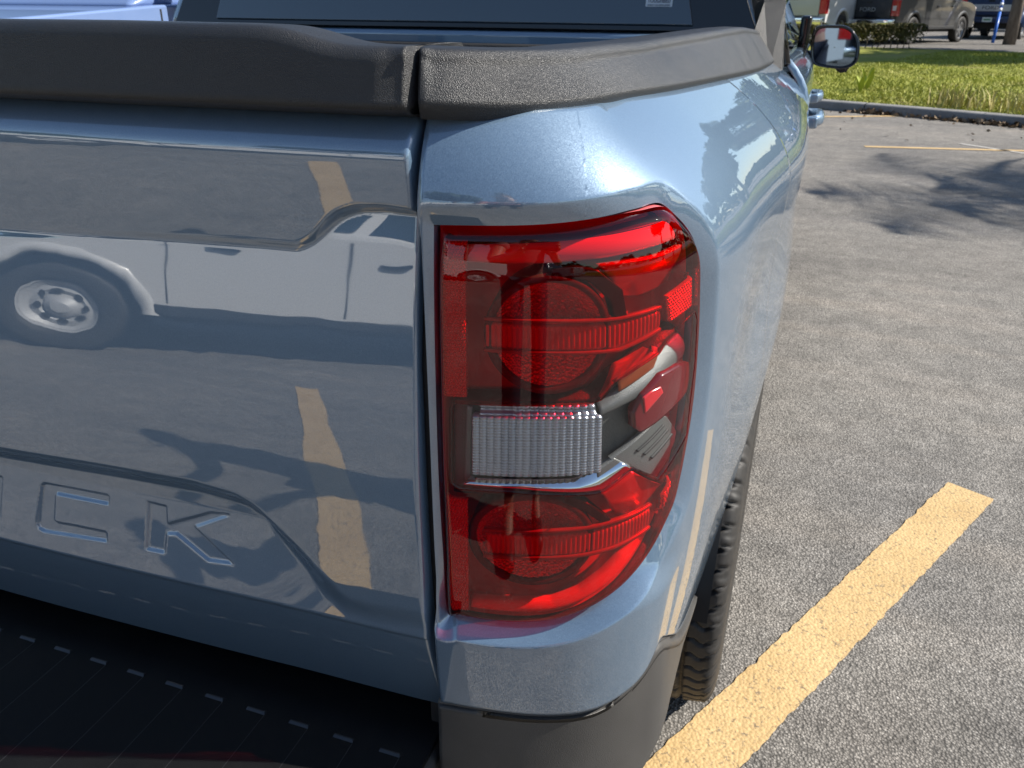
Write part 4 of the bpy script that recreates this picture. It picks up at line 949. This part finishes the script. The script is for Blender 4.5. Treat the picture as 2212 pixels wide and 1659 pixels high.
    box('tailgate_handle', -.10, .10, -.030, .0, 1.24, 1.31, M_gloss, tgp, .008)
    rb = box('rear_bumper', -.98, .98, -.16, .10, .55, .77, bumper, t, .04)
    box('rear_bumper_step', -.42, .42, -.165, .02, .755, .775, M_black, t); box('front_bumper', -.98, .98, 5.82, 6.0, .48, .72, M_chrome, t, .04)
    gr = box('grille', -.60, .60, 5.84, 5.905, .78, 1.16, M_gloss, t, .02)
    for k in range(4): box('grille_bar', -.57, .57, 5.90, 5.915, .83+.085*k, .86+.085*k, M_chrome, gr, .006)
    if plate:
        pl = box('licence_plate', -.155, .155, -.176, -.165, .585, .735, M_plate, t)
        box('plate_print', -.11, .11, -.178, -.175, .63, .69, M_plateink, pl)
    if word:
        text_mesh('tailgate_lettering', word, .17, (0, -.0225, 1.045), Euler((math.pi/2, 0, 0)), M_ps if band_ is None else M_gloss, tgp, .001, 1.25)
    return t
def at(px, py, depth, z=None):   # ground spot on a sight line at a depth along the view
    d = ray(px, py); return CAM+d*depth
def spot(px, depth, z): d = ray(px, 60); p = CAM+d*depth; return (float(p[0]), float(p[1]), z)
ZL_ = .135
def headed(px, extra): d = ray(px, 60); return -(math.atan2(d[0], d[1])+R(extra))
far_truck('parked_pickup', 'dark grey pickup seen from its rear corner, dark tailgate, behind the clipped hedge', spot(1868, 27, ZL_), headed(1868, 28), M_pg, M_pk, word='FORD')
far_truck('parked_pickup', 'navy blue wide-arched pickup with pale tailgate band, behind the leaning blue post', spot(2130, 32, ZL_), headed(2130, 10), M_pn, M_pn, plate=True, band_=M_ps, flare=M_pn, lampw=False, word='FORD', bumper=M_pn, scale=1.08)
far_truck('parked_pickup', 'white pickup with silver tailgate and chrome bumper, left of the dark grey pickup', spot(1710, 26.5, ZL_), headed(1710, 26), M_pw, M_ps, scale=1.06, lampw=False)
far_truck('parked_pickup', 'white pickup half hidden between the dark grey and the navy pickups', spot(2030, 43, ZL_), headed(2030, 35), M_pw, M_pw)
far_truck('parked_pickup', 'white pickup tinted blue as shade, nose-on beside the cab at the upper left edge', (-2.95, 6.9, 0), R(180), M_pale, M_pale, scale=.91)
# the white pickup that the tailgate mirrors, parked across the aisle behind the photographer
far_truck('parked_pickup', 'white pickup with steel wheels mirrored in the blue tailgate and lamp', (1.15, -6.3, 0), R(62), M_pw, M_pw, steel=True)
far_truck('parked_pickup', 'silver pickup parked behind the photographer, right of the white one', (5.6, -7.2, 0), R(150), M_ps, M_ps)
far_truck('parked_pickup', 'black pickup parked far behind the photographer on the left', (-7.4, -8.2, 0), R(170), M_pk, M_pk)
for o_ in (T2, T3, RA, RS, DD): bpy.data.objects.remove(o_)

# ================================================================ VEGETATION
def leaves_mesh(name, C, size, m, parent=None, flat=.0, aspect=1.7, rg=RNG, droop=None):
    n = len(C); d = rg.normal(size=(n, 3)); d[:, 2] *= (1-flat); d /= np.linalg.norm(d, axis=1)[:, None]; e = rg.normal(size=(n, 3)); e -= (e*d).sum(1)[:, None]*d; e /= np.linalg.norm(e, axis=1)[:, None]
    s_ = (size*(0.6+.8*rg.random(n)))[:, None]; a = C-d*s_*.5*aspect; b = C+e*s_*.5; c = C+d*s_*.5*aspect; f = C-e*s_*.5
    V = np.stack([a, b, c, f], 1).reshape(-1, 3); me = bpy.data.meshes.new(name); me.vertices.add(4*n); me.vertices.foreach_set('co', V.astype(np.float32).ravel())
    me.loops.add(4*n); me.loops.foreach_set('vertex_index', np.arange(4*n, dtype=np.int32)); me.polygons.add(n); me.polygons.foreach_set('loop_start', np.arange(0, 4*n, 4, dtype=np.int32)); me.polygons.foreach_set('loop_total', np.full(n, 4, np.int32))
    me.update(calc_edges=True); return link(name, me, m, parent)
def blades(name, XY, Z, H, m, width=.012, lean=.35, rg=RNG):
    n = len(XY); a = rg.random(n)*2*np.pi; w_ = width*(.6+.8*rg.random(n)); ld = rg.normal(size=(n, 2))*lean*H[:, None]
    b0 = np.c_[XY, Z]; dx = np.c_[np.cos(a)*w_, np.sin(a)*w_, np.zeros(n)]
    mid = b0+np.c_[ld*.35, H*.6]; tip = b0+np.c_[ld, H*(.9+.1*rg.random(n))]
    V = np.stack([b0-dx, b0+dx, mid+dx*.8, mid-dx*.8, tip], 1).reshape(-1, 3); base = np.arange(n)*5
    me = bpy.data.meshes.new(name); me.vertices.add(5*n); me.vertices.foreach_set('co', V.astype(np.float32).ravel())
    li = np.stack([base, base+1, base+2, base+3, base+3, base+2, base+4], 1).ravel().astype(np.int32)
    me.loops.add(len(li)); me.loops.foreach_set('vertex_index', li); me.polygons.add(2*n)
    me.polygons.foreach_set('loop_start', np.stack([np.arange(n)*7, np.arange(n)*7+4], 1).ravel().astype(np.int32)); me.polygons.foreach_set('loop_total', np.tile([4, 3], n).astype(np.int32)); me.update(calc_edges=True)
    return kind(link(name, me, m), 'stuff')
def scatter_lawn(n, d0, d1, u0_, u1_, bias=1.):
    uu = RNG.random(n)*(u1_-u0_)+u0_; d = d0+(d1-d0)*RNG.random(n)**bias; c_, n_ = kerb_at(uu); q = c_+n_*d[:, None]; return q, d
ui = float(Ls[np.argmin(np.linalg.norm(KERB-np.array([1.2, 11.75]), axis=1))])
q, d = scatter_lawn(190000, .16, 15.2, ui-2, ui+13, 1.4)
blades('short_grass', q, lawn_h(q[:, 0], q[:, 1])-.01, .02+.04*RNG.random(len(q))*(1+.6*np.sin(q[:, 0]*2)*np.sin(q[:, 1]*1.3)), M_grass, .0065, .6)
q, d = scatter_lawn(26000, .2, 3.4, ui+1.1, ui+12)
keep = RNG.random(len(q)) < sst(-.2, .5, np.sin(q[:, 0]*1.3+.4)+.9*np.cos(q[:, 1]*1.1)+.5*sst(1.5, 5, q[:, 0]))*np.exp(-((d-1.4)/1.5)**2); q = q[keep]
blades('tall_grass', q, lawn_h(q[:, 0], q[:, 1])-.01, .12+.20*RNG.random(len(q)), M_tall, .008, .30)
q, d = scatter_lawn(60000, .2, 14, ui+13, ui+40, 1.3); blades('short_grass', q, lawn_h(q[:, 0], q[:, 1])-.01, .04+.07*RNG.random(len(q)), M_grass, .03, .6)
# weeds by the kerb
for k, (px, py, h_) in enumerate([(1873, 200, .42), (1858, 204, .30)]):
    p = on_z(px, py, .12); wt = thing('weed_plant', ['taller yellow green weed growing just behind the kerb', 'shorter pale weed beside the taller one behind the kerb'][k], 'weed', (float(p[0]), float(p[1])+.2, .12), 0, 'weeds behind the kerb')
    for j in range(5):
        a = j*1.26+k; P = []
        for t_ in np.linspace(0, 1, 7):
            wv = .035*math.sin(math.pi*min(1, t_*.95+.05))+.002; r_ = .22*h_*t_*1.6; z = h_*(1.15*t_-.35*t_*t_)
            P.append([(r_*math.cos(a)-wv*math.sin(a), r_*math.sin(a)+wv*math.cos(a), z), (r_*math.cos(a), r_*math.sin(a), z-.01), (r_*math.cos(a)+wv*math.sin(a), r_*math.sin(a)-wv*math.cos(a), z)])
        grid('leaf', np.array(P), M_weed, wt, True)
# leaf litter against the kerb
def litter(name, u_, n, spread, wdt, m=M_dry):
    uu = u_+RNG.normal(size=n)*spread; c_, n_ = kerb_at(uu); q = c_-n_*np.abs(RNG.normal(size=n)*wdt)[:, None]; C = np.c_[q, .012+.05*RNG.random(n)**2*np.exp(-np.linalg.norm(q-c_, axis=1)/.15)]
    return kind(leaves_mesh(name, C, .045, m, None, .7), 'stuff')
litter('fallen_leaves', ui+2.85, 600, .30, .13); litter('fallen_leaves', ui+.55, 110, .14, .06); litter('fallen_leaves', ui+1.7, 160, .35, .05)
uu_ = RNG.random(170)*14+ui-1; c_, n_ = kerb_at(uu_); q = c_-n_*(RNG.random(170)**3*2.4)[:, None]; kind(leaves_mesh('fallen_leaves', np.c_[q, np.full(170, .012)], .026, M_dry, None, .85), 'stuff')

def hedge(a, b, wd_, h0, h1, label):
    a, b = np.array(a), np.array(b); L = np.linalg.norm(b-a); t = thing('clipped_hedge', label, 'hedge', (float(a[0]), float(a[1]), ZL_), math.atan2(b[1]-a[1], b[0]-a[0]), 'clipped hedges behind the lawn')
    n = int(5200*L/3); X = RNG.random(n)*L; Y = (RNG.random(n)-.5)*wd_; Z = h0+(h1-h0)*RNG.random(n)**.7
    f_ = RNG.random(n); Y = np.where(f_ < .45, np.sign(Y)*wd_/2*(.9+.15*RNG.random(n)), Y); Z = np.where(f_ > .72, h1*(.95+.06*RNG.random(n)+.03*np.sin(X*4)), Z)
    leaves_mesh('foliage', np.c_[X, Y, Z], .045, M_bush, t)
    for k in range(int(L/.22)):
        x = .1+.22*k+random.random()*.1; tube('stem', [(x, 0, -.02), (x+random.uniform(-.06, .06), random.uniform(-.08, .08), h0*.6), (x+random.uniform(-.15, .15), random.uniform(-.15, .15), h0+.15)], [.018, .014, .008], M_bark, t, 5)
    return t
def gspot(px, depth): p = spot(px, depth, 0); return p[:2]
hedge(gspot(1835, 24), gspot(1990, 24.5), .55, .20, .66, 'brown green clipped hedge in front of the dark grey pickup')
hedge(gspot(1700, 24), gspot(1800, 24), .55, .20, .62, 'clipped hedge between the blue cab and the door mirror')

# leaning blue marker post
pb, pt = at(2147, 80, 29), at(2165, 4, 29); pb[2] = ZL_
mp_ = thing('marker_post', 'leaning bright blue marker post with white bands in front of the navy pickup', 'marker post', tuple(map(float, pb)))
v_ = Vector(map(float, pt-pb)); blue = mat('bright blue plastic', (.015, .13, .55), .4); white = mat('white reflective band', (.75, .77, .78), .4)
tube('post', [(0, 0, -.02), v_*.75], [.055, .055], blue, mp_, 10); tube('top_section', [v_*.75, v_*1.0, v_*1.06], [.0555, .0555, .03], blue, mp_, 10)
for a, b in ((.76, .84), (.90, .97)): tube('white_band', [v_*a, v_*b], [.057, .057], white, mp_, 10)

def tree(name, label, x, y, z, h, cr, n, kind_='oak', m=M_leaf, group=None, trunk_r=.22, lean=(0, 0), leaf=.22):
    t = thing(name, label, 'tree', (x, y, z), random.random()*6, group)
    top_ = h-cr*.6
    tube('trunk', [(0, 0, -.1), (lean[0]*.3, lean[1]*.3, h*.25), (lean[0]*.7, lean[1]*.7, h*.5), (lean[0], lean[1], top_)], [trunk_r*1.25, trunk_r, trunk_r*.8, trunk_r*.35], M_bark, t, 10)
    rg = np.random.default_rng(int(abs(x*31+y*17))+3)
    blobs = []
    for k in range(16):
        a = rg.random()*6.28; rr = cr*rg.random()**.6*.85; zz = h-cr*.55+cr*.75*(rg.random()-.55); blobs.append((lean[0]+rr*math.cos(a), lean[1]+rr*math.sin(a), zz, cr*(.25+.25*rg.random())))
        if k < 8: tube('limb', [(lean[0]*.6, lean[1]*.6, h*(.35+.03*k)), (blobs[-1][0]*.5, blobs[-1][1]*.5, (h*.45+zz)/2), blobs[-1][:3]], [trunk_r*.4, trunk_r*.22, .03], M_bark, t, 6)
    C = []
    for bx_, by_, bz_, br in blobs:
        k = n//16; d = rg.normal(size=(k, 3)); d /= np.linalg.norm(d, axis=1)[:, None]; r_ = br*(.45+.6*rg.random(k)); C.append(np.array([bx_, by_, bz_])+d*r_[:, None]*np.array([1, 1, .75]))
    leaves_mesh('crown', np.vstack(C), leaf, m, t, 0, 1.6, rg); return t
def palm(label, x, y, z, h, fr=2.3, n=22, group=None, lean=(0, 0), tr=.15):
    t = thing('palm_tree', label, 'palm tree', (x, y, z), 0, group); tube('trunk', [(0, 0, -.1), (lean[0]*.2, lean[1]*.2, h*.4), (lean[0]*.6, lean[1]*.6, h*.75), (lean[0], lean[1], h)], [tr*1.3, tr, tr*.95, tr*.8], M_bark, t, 12)
    V = []; F = []; rg = np.random.default_rng(int(abs(x*7+y*3)))
    for k in range(n):
        a = 2*math.pi*k/n+rg.random()*.3; el = rg.uniform(-.5, 1.2); c_, s__ = math.cos(a), math.sin(a)
        for j in range(26):
            u_ = (j+1)/26; r_ = fr*u_*math.cos(el*.6); zz = fr*(math.sin(el)*u_-.75*u_*u_)*.8; cen = np.array([lean[0]+r_*c_, lean[1]+r_*s__, h+zz]); ll = .55*math.sin(math.pi*min(1, u_*.9+.1))+.08
            for sg in (1, -1):
                tip = cen+np.array([-s__*sg*ll+c_*ll*.5, c_*sg*ll+s__*ll*.5, -.18*ll-rg.random()*.12]); o0 = len(V); dd_ = np.array([c_, s__, 0])*.022
                V += [cen-dd_, cen+dd_, tip]; F.append((o0, o0+1, o0+2))
    pydata('crown', V, F, M_palm, t); return t
# trunk in view beyond the lawn, its crown above the frame
tb = spot(2188, 27.5, ZL_); tt2 = at(2197, 0, 27.5)
tree('oak_tree', 'grey bark tree trunk at the right edge, in front of the navy pickup', tb[0], tb[1], ZL_, 7.5, 2.4, 5000, group='trees round the lot', trunk_r=.17, lean=(.1, 0))
GT = 'trees round the lot'
def shade(px, py, h, z=0):
    p = on_z(px, py, z); L_ = (h-z)/math.tan(SUN_EL); return float(p[0])+math.cos(SUN_AZ)*L_, float(p[1])+math.sin(SUN_AZ)*L_
xs1, ys1 = shade(1975, 128, 5.0, .2); xs3, ys3 = shade(2090, 112, 5.6, .2); xs2, ys2 = shade(2420, 430, 5.0)
spec = [(xs3, ys3, 6.8, 3.2, 'wide tree on the grass right of the far lot, behind the rounded one'), (xs1, ys1, 6.2, 2.7, 'rounded tree on the grass whose shadow falls across the lawn'), (18.5, 14, 7, 3, 'broad tree right of the lot, beyond the shadow-casting one'), (19, 8.5, 6.2, 3, 'broad dark tree mirrored in the blue bed side'), (20, 2, 7.4, 3.2, 'tall spreading tree right of the lot'),
        (24, 18, 7.5, 3.3, 'tree in the back row right of the lot')]
for x, y, h, cr, lb in spec: tree('oak_tree', lb, x, y, .13, h, cr, 7000, group=GT, leaf=.26)
for x, y, h, lb in [(xs2, ys2, 5.2, 'slim palm by the kerb whose fronds shade the asphalt'), (16, 4.6, 6.4, 'palm right of the lot in front of the oaks')]: palm(lb, x, y, .12, h, group='palms round the lot')
for x, y, h, cr, lb in [(-9, -21, 9.5, 3.4, 'tree behind the white pickup, leftmost'), (-1.5, -22, 9.8, 3.2, 'tree behind the white pickup, middle'), (3.5, -40, 6.0, 3.1, 'tree far behind the photographer, right of the middle one'),
                        (-24, -24, 8, 4, 'tree far behind on the left'), (-30, -6, 8, 4, 'tree far off to the left'), (-28, 14, 8, 4, 'tree left beyond the blue-shaded white pickup')]: tree('oak_tree', lb, x, y, 0, h, cr, 6000, group=GT, leaf=.30)
for k, (x, y, h, cr) in enumerate([(9, 62, 10, 5), (20, 60, 11, 5.5), (31, 56, 11, 5.5), (40, 48, 10, 5), (44, 36, 10, 5), (34, 26, 9, 4.5), (-6, 66, 10, 5)]):
    tree('oak_tree', ['tall tree behind the far lot, straight ahead of the cab', 'tall tree behind the far lot, right of the straight-ahead one', 'broad tree behind the far lot, fourth from the left', 'tree at the right corner of the far lot', 'tree at the right side of the far lot', 'big tree between the grass bank and the far lot, right side', 'tall tree behind the far lot, leftmost'][k], x, y, .13, h, cr, 6000, group=GT, leaf=.36)

# ================================================================ THE PHOTOGRAPHER (mirrored in the paint, casting a shadow behind the truck)
M_skin = mat('skin', (.48, .27, .19), .5); M_shirt = mat('salmon polo shirt', (.45, .16, .15), .85); M_trou = mat('navy trousers', (.03, .035, .055), .85); M_hair = mat('brown hair', (.05, .03, .018), .7); M_shoe = mat('dark shoes', (.02, .02, .02), .5)
def skin_mesh(name, V, E_, Rr, m, parent=None, lv=2, root=0):
    me = bpy.data.meshes.new(name); me.from_pydata(V, E_, []); o_ = link(name, me, m, parent); o_.modifiers.new('skin', 'SKIN')
    if not me.skin_vertices: me.attributes  # layer is made by the modifier below when missing
    bmx = bmesh.new(); bmx.from_mesh(me); lay = bmx.verts.layers.skin.verify(); bmx.verts.ensure_lookup_table()
    for v_, r_ in zip(bmx.verts, Rr):
        rr = r_ if isinstance(r_, tuple) else (r_, r_); v_[lay].radius = rr
    bmx.verts[root][lay].use_root = True; bmx.to_mesh(me); bmx.free()
    sb = o_.modifiers.new('sub', 'SUBSURF'); sb.levels = lv; sb.render_levels = lv; o_.modifiers['skin'].use_smooth_shade = True
    return o_
ph = thing('person', 'person in a salmon shirt holding up a phone behind the camera, mirrored in the paint', 'person', (.99, -1.04, 0))
def LP(*p): return (p[0]-.99, p[1]+1.04, p[2])
V = [LP(.99, -1.06, .95), LP(.99, -1.05, 1.12), LP(.985, -1.03, 1.30), LP(.98, -1.02, 1.43), LP(.975, -.99, 1.50), LP(.97, -.965, 1.57), LP(.965, -.95, 1.66), LP(.965, -.955, 1.73),      # 0-7 spine, head
     LP(.89, -1.05, .90), LP(.88, -1.02, .50), LP(.87, -1.08, .10), LP(.86, -.98, .035), LP(1.09, -1.06, .90), LP(1.11, -1.04, .50), LP(1.12, -1.10, .10), LP(1.14, -1.0, .035),          # 8-15 legs
     LP(.81, -1.01, 1.41), LP(.76, -.86, 1.17), LP(.845, -.60, 1.20), LP(.868, -.53, 1.225), LP(1.15, -1.01, 1.41), LP(1.21, -.86, 1.17), LP(1.065, -.60, 1.20), LP(1.035, -.53, 1.225)]
Ed = [(0, 1), (1, 2), (2, 3), (3, 4), (4, 5), (5, 6), (6, 7), (0, 8), (8, 9), (9, 10), (10, 11), (0, 12), (12, 13), (13, 14), (14, 15), (3, 16), (16, 17), (17, 18), (18, 19), (3, 20), (20, 21), (21, 22), (22, 23)]
Rd = [(.13, .10), (.125, .095), (.145, .10), (.12, .085), .055, .07, .085, .06, .085, .055, .04, .035, .085, .055, .04, .035, .055, .038, .027, .024, .055, .038, .027, .024]
skin_mesh('body', V, Ed, Rd, M_skin, ph)
skin_mesh('shirt', [V[0], V[1], V[2], V[3], V[16], LP(.785, -.93, 1.28), V[20], LP(1.18, -.93, 1.28)], [(0, 1), (1, 2), (2, 3), (3, 4), (4, 5), (3, 6), (6, 7)], [(.155, .12), (.150, .115), (.168, .118), (.13, .095), .075, .062, .075, .062], M_shirt, ph)
skin_mesh('trousers', [V[0], V[8], V[9], LP(.87, -1.08, .14), V[12], V[13], LP(1.12, -1.10, .14)], [(0, 1), (1, 2), (2, 3), (0, 4), (4, 5), (5, 6)], [(.145, .115), .10, .074, .066, .10, .074, .066], M_trou, ph)
for x0_, y0_, s__ in ((.87, -1.08, -.01), (1.12, -1.10, .02)): skin_mesh('shoe', [LP(x0_, y0_-.03, .05), LP(x0_+s__*.5, y0_+.08, .045), LP(x0_+s__, y0_+.17, .035)], [(0, 1), (1, 2)], [(.045, .05), (.05, .042), (.042, .03)], M_shoe, ph)
skin_mesh('hair', [LP(.965, -.985, 1.68), LP(.965, -.965, 1.75), LP(.965, -.92, 1.765)], [(0, 1), (1, 2)], [.078, .082, .055], M_hair, ph)
skin_mesh('nose', [LP(.965, -.865, 1.665), LP(.965, -.848, 1.64)], [(0, 1)], [.012, .014], M_skin, ph, 1)
for sg in (1, -1):
    skin_mesh('ear', [LP(.965+sg*.082, -.955, 1.63), LP(.965+sg*.086, -.96, 1.67)], [(0, 1)], [.012, .016], M_skin, ph, 1)
    box('eye', -.025+sg*.032-.012, -.025+sg*.032+.012, .165, .172, .625+1.045-.005, .625+1.045+.005, M_hair, ph)
    hx = .95+sg*.082   # fingers wrap the phone's short sides
    for k in range(4):
        z = 1.232+.016*k+.0; L_ = (.026, .032, .030, .024)[k]
        skin_mesh('finger', [LP(hx+sg*.012, -.525, z-.01), LP(hx+sg*.020, -.49, z), LP(hx+sg*.008, -.462, z+.003), LP(hx-sg*(L_-.02), -.463, z+.003)], [(0, 1), (1, 2), (2, 3)], [.010, .009, .0085, .007], M_skin, ph, 1)
    skin_mesh('thumb', [LP(hx+sg*.010, -.53, 1.215), LP(hx-sg*.005, -.50, 1.214), LP(hx-sg*.030, -.482, 1.226)], [(0, 1), (1, 2)], [.012, .0105, .009], M_skin, ph, 1)
pho = box('phone', .867, 1.033, -.4725, -.4645, 1.214, 1.290, M_gloss, None, .003); tag(pho, 'black phone held up in both hands behind the camera position', 'phone')

# leaf ring added round the lot to darken the bright horizon in reflections
n = 16000; a = RNG.random(n)*2*np.pi; rr = 95+10*RNG.random(n); hh_ = (6.5+2.2*np.sin(a*9)+1.6*np.sin(a*23+1)+1.0*np.sin(a*51))*RNG.random(n)**.6
cen_x, cen_y = 0, 10
kind(leaves_mesh('added_leaf_ring', np.c_[cen_x+rr*np.cos(a), cen_y+rr*np.sin(a), hh_], 1.5, M_leaf, None, 0, 1.2), 'stuff')
